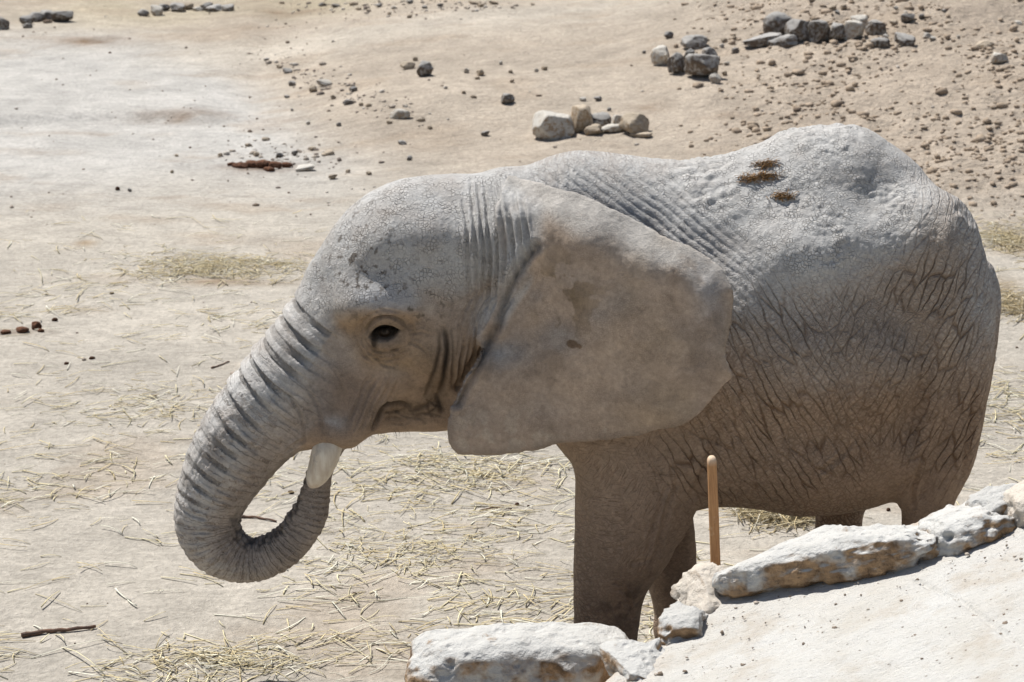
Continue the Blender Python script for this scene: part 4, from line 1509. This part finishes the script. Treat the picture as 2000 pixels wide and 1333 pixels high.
ls = rng.uniform(-1, 1, 60)
st_ = np.stack([EYE[0] + 0.058 * ls, np.full(60, ey0 - 0.004), EYE[2] + 0.022 - 0.010 * ls ** 2 + 0.006 * ls], 1)
en_ = st_ + np.stack([-0.014 + 0.012 * ls + rng.normal(0, .004, 60), rng.uniform(-0.03, -0.014, 60), rng.uniform(-0.036, -0.018, 60)], 1)
vv, ff, _ = strands(st_, en_, np.full(60, 0.0016), np.array([0, -0.006, 0.004]), rng)
tag(epart('eyelashes', mesh_np('eyelashes', vv, ff), M_lash), kind='stuff')
# a few bristles on the lip and chin
bs0, bs1 = [], []
for k in range(46):
    u = rng.uniform(672, 800)
    q = P(u, np.interp(u, [672, 690, 724, 800], [866, 866, 842, 836]), rng.uniform(0.02, 0.16))
    bs0.append(q)
    bs1.append(q + np.array([rng.normal(0.01, 0.012), rng.normal(-0.01, .01), -rng.uniform(0.012, 0.045)]))
vv, ff, _ = strands(bs0, bs1, np.full(46, 0.0011), np.array([0.004, 0, 0]), rng)
tag(epart('chin_bristles', mesh_np('chin_bristles', vv, ff), M_lash), kind='stuff')

# ------------------------------------------------------------------ straw materials
n = NT('dry_straw', 0.6, 0.3)
M_straw = n.done(n.attr('tone', 'Color'))
n = NT('dead_grass', 0.8, 0.2)
M_dead = n.done(n.attr('tone', 'Color'))


def ground_normalish(q):
    return ground_z(q[:, 0], q[:, 1])


def straw_mesh(name, pos, ang, length, width, colr, lift=0.004, up=0.02):
    m = len(pos)
    d = np.stack([np.cos(ang), np.sin(ang), np.zeros(m)], 1) * (length / 2)[:, None]
    a, b2 = pos - d, pos + d
    a[:, 2] = ground_z(a[:, 0], a[:, 1]) + lift + rng.uniform(0, up, m) * (rng.random(m) < 0.5)
    b2[:, 2] = ground_z(b2[:, 0], b2[:, 1]) + lift + rng.uniform(0, up, m) * (rng.random(m) < 0.5)
    bend = np.stack([rng.normal(0, .06, m) * length, rng.normal(0, .06, m) * length, np.abs(rng.normal(0, .03, m)) * length], 1)
    vv, ff, per = strands(a, b2, width, bend, rng, 3)
    low = ground_z(vv[:, 0], vv[:, 1]) + 0.0015
    vv[:, 2] = np.maximum(vv[:, 2], low)
    me = mesh_np(name, vv, ff, False)
    attr(me, 'tone', np.repeat(colr, per, 0), 'FLOAT_COLOR')
    return me


def straw_cols(m, warm=0.0):
    t = rng.random((m, 1))
    a = np.array([0.80, 0.72, 0.48]) * (1 - t) + np.array([0.66, 0.53, 0.29]) * t
    pale = rng.random((m, 1)) < 0.22
    a = np.where(pale, np.array([0.86, 0.82, 0.66]), a)
    a = a * (1 - warm) + np.array([0.36, 0.24, 0.11]) * warm
    return a * rng.uniform(0.8, 1.1, (m, 1))


NS = 9500
px_, py_ = rng.uniform(-5.2, 5.2, NS * 3), rng.uniform(-2.6, 9.5, NS * 3)
dens = fbm(np.stack([px_ * 1.1, py_ * 1.1, 0 * px_], 1), 4, 200, 0.65)
fall = sstep(9.5, 5.0, py_)
pr = np.clip(sstep(-0.10, 0.45, dens) * 1.0 + 0.10, 0, 1) * (0.12 + 0.88 * fall)
kp = rng.random(NS * 3) < pr
px_, py_ = px_[kp][:NS], py_[kp][:NS]
m = len(px_)
ang = rng.normal(0.15, 0.9, m)
len_ = np.clip(rng.lognormal(math.log(0.15), 0.5, m), 0.04, 0.45)
wid = rng.uniform(0.0026, 0.0062, m)
sme = straw_mesh('scattered_straw', np.stack([px_, py_, 0 * px_], 1), ang, len_, wid, straw_cols(m))
tag(link('scattered_straw', sme, M_straw), 'loose yellow straw scattered over the bare earth', 'straw', kind='stuff')


def straw_heap(u, v, ru, rv, num, label, warm=0.3, h=0.05):
    q = G(u, v)
    sc = FPX / np.linalg.norm(q - CAM)
    ry = rv / sc / math.sin(math.atan2(CAM[2] - q[2], q[1] - CAM[1]))
    x = rng.normal(0, 0.5, num) * ru / sc
    y = rng.normal(0, 0.5, num) * ry
    me = straw_mesh('straw_heap', np.stack([q[0] + x, q[1] + y, 0 * x], 1), rng.normal(0.1, 0.9, num), np.clip(rng.lognormal(math.log(0.11), 0.4, num), 0.04, 0.3), rng.uniform(0.0025, 0.0055, num), straw_cols(num, warm), up=h)
    tag(link('straw_heap', me, M_straw), label, 'straw', kind='stuff')


straw_heap(1520, 1010, 80, 26, 650, 'heap of trampled straw under the belly of the elephant', 0.35, 0.09)
straw_heap(430, 522, 200, 26, 800, 'long drift of straw left of the forehead of the elephant', 0.15, 0.03)
straw_heap(1965, 470, 60, 26, 450, 'yellow straw drift behind the rump', 0.25, 0.03)
straw_heap(1975, 600, 50, 30, 450, 'browner straw pile beside the tail', 0.45, 0.05)
straw_heap(330, 800, 260, 60, 260, 'thin spread of straw beside the trunk', 0.1, 0.02)
straw_heap(440, 1290, 220, 40, 260, 'thick straw patch under the trunk at the open ground', 0.1, 0.03)
straw_heap(800, 1080, 260, 50, 260, 'straw spread between the trunk and the fore leg', 0.05, 0.03)
straw_heap(880, 920, 220, 40, 260, 'straw spread below the ear', 0.05, 0.03)

# ------------------------------------------------------------------ stones on the slope, each its own thing
bank = {}


def bank_mesh(kind, k):
    key = (kind, k)
    if key not in bank:
        if kind == 'slab':
            bank[key] = rock_mesh('stone', (1, 0.8, 0.42), 300 + k, 4, box=3.2, facets=12, rough=0.14, fine=0.10)
        elif kind == 'block':
            bank[key] = rock_mesh('stone', (1, 0.85, 0.8), 330 + k, 4, box=4.0, facets=14, rough=0.10, fine=0.05)
        else:
            bank[key] = rock_mesh('stone', (1, 0.8, 0.66), 360 + k, 4, box=3.0, facets=14, rough=0.16, fine=0.11)
    return bank[key]


MATS = {'g': M_grey, 'w': M_white, 't': M_tan}
rk = random.Random(11)
mesh_by_mat = {}


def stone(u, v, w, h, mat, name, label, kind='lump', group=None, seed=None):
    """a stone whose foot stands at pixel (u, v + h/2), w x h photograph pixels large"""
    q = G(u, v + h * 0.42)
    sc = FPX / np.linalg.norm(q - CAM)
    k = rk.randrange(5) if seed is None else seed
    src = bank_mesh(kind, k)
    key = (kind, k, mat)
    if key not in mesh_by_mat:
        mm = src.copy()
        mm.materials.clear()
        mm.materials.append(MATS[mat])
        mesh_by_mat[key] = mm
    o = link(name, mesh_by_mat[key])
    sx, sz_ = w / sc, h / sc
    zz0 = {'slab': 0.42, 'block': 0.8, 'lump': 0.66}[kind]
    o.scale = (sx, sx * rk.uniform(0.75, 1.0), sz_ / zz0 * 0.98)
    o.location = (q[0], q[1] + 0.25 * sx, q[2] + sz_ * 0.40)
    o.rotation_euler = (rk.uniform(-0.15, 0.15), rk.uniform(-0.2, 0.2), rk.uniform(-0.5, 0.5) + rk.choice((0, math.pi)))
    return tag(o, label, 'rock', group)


PALE = [(1083, 244, 68, 54, 'w', 'block', 'largest white block of the pale rock pile'), (1137, 238, 46, 48, 't', 'block', 'upright cream block beside the largest white block of the pale pile'),
        (1170, 243, 40, 30, 'g', 'lump', 'rounded grey stone in the middle of the pale rock pile'), (1162, 259, 34, 20, 't', 'lump', 'small tan stone in front of the rounded grey stone of the pale pile'),
        (1196, 258, 42, 14, 'w', 'slab', 'long white stone lying low in the pale rock pile'), (1212, 243, 30, 34, 'w', 'block', 'white upright stone next to the lumpy tan one of the pale pile'),
        (1242, 249, 54, 40, 't', 'lump', 'lumpy tan rock at the end of the pale rock pile'), (1252, 269, 38, 9, 't', 'slab', 'thin flat tan stone at the foot of the pale rock pile')]
for a in PALE:
    stone(a[0], a[1] - 2, a[2] * 1.22, a[3] * 1.2, a[4], 'rock', a[6], a[5])
GR = [(1293, 112, 40, 40, 'w', 'lump', 'pale rounded rock at the near end of the half-buried boulder group'), (1322, 130, 34, 40, 'g', 'lump', 'narrow dark rock next to the pale one of the half-buried group'),
      (1347, 124, 26, 46, 'g', 'lump', 'split grey rock in the middle of the half-buried boulder group'), (1375, 134, 66, 52, 'g', 'lump', 'biggest slanting rock of the half-buried boulder group'),
      (1356, 88, 52, 26, 'g', 'lump', 'dark topmost rock of the half-buried boulder group'), (1384, 112, 34, 34, 'g', 'lump', 'dark rock behind the biggest one of the half-buried group'),
      (1397, 158, 20, 18, 'w', 'block', 'small white stone at the foot of the half-buried boulder group'), (1306, 74, 18, 14, 'g', 'lump', 'small dark stone just above the half-buried boulder group')]
for a in GR:
    stone(a[0], a[1], a[2] * 1.12, a[3] * 1.15, a[4], 'rock', a[6], a[5])
OUT = [(1521, 46, 58, 46, 'g', 'lump', 'tall rounded grey rock of the rock outcrop'), (1490, 80, 66, 24, 'g', 'slab', 'long low dark rock at the foot of the tall grey one in the outcrop'), (1532, 82, 54, 20, 'g', 'slab', 'low shaded rock under the tall grey one in the outcrop'),
       (1566, 60, 50, 44, 'g', 'block', 'dark block next to the tall grey rock of the outcrop'), (1602, 62, 44, 40, 'g', 'block', 'dark block in the middle of the outcrop'), (1638, 60, 44, 36, 'g', 'lump', 'dark brown rock beside the white one of the outcrop'),
       (1670, 60, 40, 32, 'w', 'block', 'white angular rock in the outcrop'), (1678, 32, 30, 22, 'w', 'lump', 'pale rock above the white angular one of the outcrop'), (1712, 50, 40, 30, 'g', 'lump', 'dark rock past the white angular one of the outcrop'),
       (1721, 82, 32, 16, 'g', 'slab', 'flat grey stone below the outcrop'), (1766, 78, 38, 22, 'g', 'lump', 'dark rough stone lying past the flat grey one below the outcrop'), (1775, 34, 24, 18, 'g', 'lump', 'dark stone on the slope above the end of the outcrop'),
       (1922, 92, 32, 14, 't', 'lump', 'tan stone alone on the bare slope past the outcrop'), (1950, 122, 34, 22, 'w', 'lump', 'white stone beyond the clods past the outcrop')]
for a in OUT:
    stone(a[0], a[1], a[2] * 1.18, a[3] * 1.2, a[4], 'rock', a[6], a[5])
ROW = [(2, 46, 34, 30, 'g'), (50, 42, 26, 20, 'g'), (68, 36, 36, 20, 'g'), (92, 32, 40, 22, 'g'), (122, 34, 46, 26, 'g'), (54, 51, 22, 12, 'g')]
for a in ROW:
    stone(*a, 'rock', 'dark rock in the short row at the far side of the plateau', 'lump', 'dark rocks at the plateau edge')
ROW2 = [(278, 26, 24, 14, 'g'), (304, 20, 28, 22, 'w'), (318, 14, 26, 16, 'g'), (346, 14, 40, 18, 'g'), (368, 12, 24, 14, 't'), (404, 12, 30, 16, 'g'), (420, 14, 40, 16, 'g'), (443, 15, 30, 14, 'g'), (385, 16, 22, 10, 'w')]
for a in ROW2:
    stone(*a, 'rock', 'grey rock in the longer row along the far bank', 'lump', 'grey rocks along the far bank')
SCAT = [(830, 136, 40, 34, 'g', 'grey boulder alone on the bank casting a dark shadow'), (796, 130, 32, 16, 't', 'low tan stone beside the lone grey boulder'), (811, 117, 14, 10, 't', 'pebble-sized stone above the lone grey boulder'),
        (782, 224, 48, 22, 'w', 'pale broken rock at the bottom of the stony gully'), (990, 190, 32, 24, 'g', 'dark grey rock on the slope between lone boulder and pale pile'), (595, 334, 54, 12, 'w', 'pale flat stone beside the red-brown dung heap')]
for a in SCAT:
    stone(*a[:5], 'rock', a[5])
small = [(911, 138, 13, 12), (938, 142, 22, 16), (932, 153, 12, 8), (978, 123, 11, 9), (1064, 132, 15, 11), (1048, 138, 10, 8), (998, 140, 12, 9), (1000, 160, 13, 8), (948, 255, 22, 12), (1168, 192, 20, 11), (1138, 194, 15, 10), (1190, 215, 12, 9),
         (1258, 104, 10, 8), (785, 280, 24, 12), (800, 315, 16, 12), (760, 240, 14, 9), (822, 235, 20, 10), (840, 250, 12, 8), (905, 180, 12, 8), (925, 185, 15, 8), (870, 173, 10, 7), (1415, 80, 16, 11), (1436, 97, 20, 16), (1410, 90, 13, 12),
         (1420, 125, 13, 9), (1434, 74, 14, 9), (1416, 145, 12, 12), (1730, 66, 16, 12), (1756, 63, 15, 12), (1812, 68, 26, 12), (1812, 53, 14, 10), (1746, 42, 24, 12), (1800, 34, 18, 10), (1822, 78, 18, 10), (1872, 76, 10, 8), (1626, 15, 16, 12),
         (1648, 14, 18, 14), (1636, 24, 12, 8), (1750, 14, 12, 8), (1844, 24, 12, 9), (1990, 36, 20, 9), (520, 120, 12, 8), (545, 130, 16, 9), (560, 142, 24, 12), (570, 165, 20, 12), (612, 175, 20, 16), (632, 165, 34, 16), (650, 190, 14, 10),
         (680, 200, 24, 14), (690, 172, 22, 12), (705, 203, 14, 9), (720, 205, 16, 10), (560, 188, 12, 8), (602, 235, 12, 8), (570, 213, 10, 7), (662, 240, 14, 10), (518, 268, 20, 8), (485, 282, 16, 9), (430, 303, 14, 9), (500, 300, 16, 11),
         (545, 303, 18, 12), (610, 288, 20, 9), (640, 300, 28, 10), (576, 300, 16, 12), (650, 350, 22, 11), (720, 345, 14, 9), (680, 340, 12, 9), (345, 303, 12, 7), (253, 375, 9, 8), (336, 338, 9, 8), (630, 5, 18, 9), (655, 8, 18, 9), (690, 4, 22, 9),
         (740, 10, 16, 8), (770, 14, 16, 8), (800, 6, 18, 8), (830, 12, 14, 8), (720, 20, 14, 8), (760, 26, 12, 7), (800, 36, 14, 9), (930, 5, 34, 10), (965, 4, 26, 10), (940, 12, 24, 9), (1040, 8, 12, 6), (860, 8, 16, 8), (700, 15, 14, 8), (550, 3, 12, 6)]
for i, a in enumerate(small):
    u, v_ = a[:2]
    if v_ < 40 and u < 1060:
        lab_, grp = 'small stone in the band of rubble along the far bank', 'rubble along the far bank'
    elif u < 760 and v_ < 250:
        lab_, grp = 'small stone lying in the stony gully beside the mound', 'stones in the gully'
    elif u < 760:
        lab_, grp = 'small stone scattered round the red-brown dung heap', 'stones round the dung heap'
    elif u < 1100 and v_ < 230:
        lab_, grp = 'small stone on the slope round the lone grey boulder', 'stones round the lone boulder'
    elif u < 1300:
        lab_, grp = 'small stone on the slope round the pale rock pile', 'stones round the pale pile'
    elif u < 1460:
        lab_, grp = 'small stone between the half-buried boulders and the outcrop', 'stones between boulders and outcrop'
    else:
        lab_, grp = 'small stone fallen round the end of the rock outcrop', 'stones round the outcrop'
    stone(u, v_, a[2] * 0.9, a[3] * 0.9, rk.choice('gttw'), 'stone', lab_, rk.choice(('lump', 'lump', 'slab')), grp)

# scattered pebbles and crumbs of soil
def scatter(name, pos, size, mat, label, cat, cols=None):
    p, f = ICO[1]
    m = len(pos)
    jit = 1 + 0.75 * (rng.random((m, len(p), 1)) - 0.5)
    sc = size[:, None, None] * np.stack([rng.uniform(.7, 1.3, m), rng.uniform(.7, 1.2, m), rng.uniform(.45, .8, m)], 1)[:, None, :]
    vv = p[None] * jit * sc + pos[:, None, :]
    ff = (np.arange(m)[:, None, None] * len(p) + f[None]).reshape(-1, 3)
    me = mesh_np(name, vv.reshape(-1, 3), ff, False)
    if cols is not None:
        attr(me, 'tone', np.repeat(cols, len(p), 0), 'FLOAT_COLOR')
    return tag(link(name, me, mat), label, cat, kind='stuff')


n = NT('soil_crumbs', 0.95, 0.1)
v = n.coord()
M_crumb = n.done(n.mix(n.mr(n.noise(v, 60, 3), 0.3, 0.7, 0, 0.5), n.attr('tone', 'Color'), (0.25, 0.19, 0.14)), n.bump(n.noise(v, 90, 4), 0.01, 0.7))
m = 7000
x, y = rng.uniform(1.4, 6.4, m), rng.uniform(8.6, 20, m)
kp = rng.random(m) < sstep(8.6, 10.5, y) * sstep(1.4, 3.4, x + 0.6 * fbm(np.stack([x * .5, y * .5, 0 * x], 1), 2, 5)) * sstep(-0.5, 0.3, fbm(np.stack([x * .8, y * .8, 0 * x], 1), 3, 210))
x, y = x[kp], y[kp]
sz_c = np.clip(rng.lognormal(math.log(0.017), 0.5, len(x)), 0.006, 0.06)
cols = np.array([0.42, 0.335, 0.25]) * rng.uniform(0.8, 1.15, (len(x), 1))
scatter('soil_clods', np.stack([x, y, ground_z(x, y) + 0.25 * sz_c], 1), sz_c, M_crumb, 'crumbly brown soil clods on the slope behind the rump', 'soil', cols)
m = 3600
x, y = rng.uniform(-5.5, 6, m), np.concatenate([rng.uniform(-2.5, 9, m // 3), rng.uniform(9, 24, m - m // 3)])
dn = fbm(np.stack([x * .7, y * .7, 0 * x], 1), 3, 220)
kp = rng.random(m) < np.where(y > 9, sstep(-0.2, 0.4, dn) * 0.9 + 0.1, 0.25)
x, y = x[kp], y[kp]
sz_c = np.clip(rng.lognormal(math.log(0.009), 0.55, len(x)), 0.004, 0.045) * np.where(y > 9, 1.1, 0.7)
dk = rng.random((len(x), 1))
cols = np.where(dk < 0.4, np.array([0.14, 0.105, 0.08]), np.where(dk < 0.75, np.array([0.36, 0.31, 0.26]), np.array([0.55, 0.51, 0.45])))
scatter('pebbles', np.stack([x, y, ground_z(x, y) + 0.2 * sz_c], 1), sz_c, M_crumb, 'tiny pebbles strewn over the bare earth', 'pebbles', cols)
# grit lying on the terrace
m = 420
x = rng.uniform(edge[0, 0] + 0.05, 2.6, m)
y = np.interp(x, ex, ey) - 0.05 - 1.3 * rng.random(m) ** 1.6
sz_c = np.clip(rng.lognormal(math.log(0.0045), 0.55, m), 0.002, 0.016)
dk = rng.random((m, 1))
cols = np.where(dk < 0.5, np.array([0.22, 0.18, 0.14]), np.array([0.52, 0.46, 0.39]))
scatter('grit', np.stack([x, y, terrace_plane(x) + 0.004], 1), sz_c, M_crumb, 'fine grit lying on the pale terrace', 'grit', cols)
# stones of the gully left of the mound
m = 520
t = rng.random(m)
u_, v_ = 510 + 300 * t + rng.normal(0, 22, m), 118 + 110 * t + rng.normal(0, 14, m)
pos = np.array([G(a, b2) for a, b2 in zip(u_[:220], v_[:220])])
u_, v_ = rng.normal(560, 80, 160), rng.normal(305, 20, 160)
pos = np.vstack([pos, np.array([G(a, b2) for a, b2 in zip(u_, v_)])])
u_, v_ = rng.uniform(580, 1010, 200), np.abs(rng.normal(0, 16, 200)) + 1
pos = np.vstack([pos, np.array([G(a, b2) for a, b2 in zip(u_, v_)])])
sz_c = np.clip(rng.lognormal(math.log(0.012), 0.5, len(pos)), 0.005, 0.04)
dk = rng.random((len(pos), 1))
cols = np.where(dk < 0.35, np.array([0.20, 0.17, 0.15]), np.where(dk < 0.75, np.array([0.42, 0.37, 0.31]), np.array([0.57, 0.53, 0.47])))
pos[:, 2] += 0.2 * sz_c
scatter('gravel', pos, sz_c, M_crumb, 'coarse gravel lying in the gully and along the far bank', 'gravel', cols)

# ------------------------------------------------------------------ dung, sticks
n = NT('dung', 0.9, 0.15)
v = n.coord()
M_dung = n.done(n.mix(n.mr(n.noise(v, 30, 4), 0.35, 0.65), (0.17, 0.082, 0.048), (0.075, 0.038, 0.024)), n.bump(n.noise(v, 50, 4), 0.02, 0.9))


def dung(pxl, label):
    root = bpy.data.objects.new('dung_heap', None)
    col.objects.link(root)
    c0 = G(*pxl[0][:2])
    root.location = c0
    tag(root, label, 'dung')
    for i, (u, v_, w, h_) in enumerate(pxl):
        q = G(u, v_)
        sc = FPX / np.linalg.norm(q - CAM)
        me = rock_mesh('dung_lump', (w / sc, 0.8 * w / sc, h_ / sc * 1.3), 500 + i + int(u), 3, box=2.2, facets=4, rough=0.2, fine=0.12)
        o = link('dung_lump', me, M_dung, root)
        o.location = (q[0] - c0[0], q[1] - c0[1], q[2] - c0[2] + 0.35 * h_ / sc)


dung([(470, 329, 34, 10), (495, 328, 30, 13), (515, 329, 34, 14), (538, 330, 30, 14), (560, 327, 24, 10), (452, 326, 18, 7), (526, 335, 24, 8)], 'red-brown dung heap lying on the far plateau')
dung([(70, 640, 24, 15), (42, 646, 28, 9), (10, 650, 24, 7), (80, 646, 14, 6)], 'dark dung lumps on the open ground left of the trunk')
for (u, v_, w, h_) in [(107, 624, 12, 8), (218, 572, 10, 5), (130, 712, 11, 6), (180, 701, 13, 6), (301, 781, 15, 5), (1010, 983, 11, 7), (1032, 988, 7, 5), (568, 963, 13, 6), (692, 1160, 11, 6), (1735, 1000, 9, 7), (230, 376, 9, 9)]:
    q = G(u, v_)
    sc = FPX / np.linalg.norm(q - CAM)
    key = 'crumb'
    o = link('dung_crumb', bank.setdefault('crumb', rock_mesh('dung_crumb', (1, 0.8, 0.6), 590, 3, box=2.2, facets=4, rough=0.2, fine=0.1)), M_dung)
    o.location = (q[0], q[1], q[2] + 0.25 * h_ / sc)
    o.scale = (w / sc, w / sc, h_ / sc / 0.6)
    o.rotation_euler = (0, 0, u)
    tag(o, 'small dark dung crumb lying on the straw-strewn earth', 'dung', 'dung crumbs on the ground')

n = NT('dead_twig', 0.8, 0.2)
v = n.coord()
g = n.noise(v, 30, 5, 0.7)
M_twig = n.done(n.mix(n.mr(g, 0.35, 0.65), (0.20, 0.115, 0.075), (0.085, 0.062, 0.052)), n.bump(g, 0.006, 0.8))


def stick(pts, rad_, label):
    p3 = np.array([G(*p) for p in pts])
    p3[:, 2] += rad_ * 1.0
    c = smooth_line(p3, 5)
    c[:, 2] += 0.002 * np.sin(np.arange(len(c)) * 1.7)
    K = 8
    tg = np.gradient(c, axis=0)
    tg /= np.linalg.norm(tg, axis=1)[:, None]
    sd = np.cross(tg, [0, 0, 1.0])
    sd /= np.linalg.norm(sd, axis=1)[:, None]
    up = np.cross(sd, tg)
    rr = rad_ * (1 - 0.35 * np.linspace(0, 1, len(c))) * (1 + 0.12 * np.sin(np.arange(len(c)) * 2.3))
    th = np.linspace(0, 2 * math.pi, K, endpoint=False)
    vv = (c[:, None, :] + rr[:, None, None] * (np.cos(th)[None, :, None] * sd[:, None, :] + np.sin(th)[None, :, None] * up[:, None, :])).reshape(-1, 3)
    f = [[i * K + k, i * K + (k + 1) % K, (i + 1) * K + (k + 1) % K, (i + 1) * K + k] for i in range(len(c) - 1) for k in range(K)]
    o = link('stick', mesh_np('stick', vv, [np.array(f), np.array([[(len(c) - 1) * K + k for k in range(K)]]), np.array([[K - 1 - k for k in range(K)]])]), M_twig)
    tag(o, label, 'stick')


stick([(42, 1243), (90, 1236), (130, 1234), (187, 1226)], 0.013, 'short thick brown stick lying on the straw-strewn earth')
stick([(470, 1010), (500, 1011), (540, 1018)], 0.008, 'thin grey stick seen through the curl of the trunk')
stick([(413, 722), (430, 716), (448, 708)], 0.006, 'thin dark twig beside the upper trunk')
stick([(937, 995), (965, 990), (1000, 991)], 0.005, 'bent dark twig between the ear and the fore leg')

# dry grass on the elephant's back
rb = random.Random(3)
for gi, (u, v_, lab_) in enumerate([(1530, 385, 'tuft of brown dry grass stuck lowest on the muddy back'), (1500, 345, 'tuft of brown dry grass in the dip of the muddy back'), (1468, 350, 'wispy brown dry grass beside the mud lumps of the back'), (1498, 322, 'tuft of brown dry grass highest on the muddy back')]):
    st_, en_ = [], []
    for k in range(70):
        d = ray(u + rb.gauss(0, 12), v_ + rb.gauss(0, 4))
        h_ = bvh.ray_cast(Vector(CAM), Vector(d).normalized())
        if h_[0] is None:
            continue
        q = np.array(h_[0]) + np.array(h_[1]) * 0.003
        a = rb.gauss(0.2, 0.8)
        L = rb.uniform(0.02, 0.06)
        t1 = np.array([math.cos(a), math.sin(a), 0])
        t1 = t1 - np.array(h_[1]) * (t1 @ np.array(h_[1]))
        st_.append(q - t1 * L / 2)
        en_.append(q + t1 * L / 2 + np.array(h_[1]) * rb.uniform(0, 0.012))
    vv, ff, per = strands(np.array(st_), np.array(en_), np.full(len(st_), 0.0022), np.array([0, 0, 0.004]), rng)
    me = mesh_np('dry_grass', vv, ff, False)
    attr(me, 'tone', np.repeat(np.array([0.30, 0.17, 0.07]) * rng.uniform(0.6, 1.3, (len(st_), 1)), per, 0), 'FLOAT_COLOR')
    tag(link('dry_grass', me, M_dead), lab_, 'dry grass', kind='stuff')
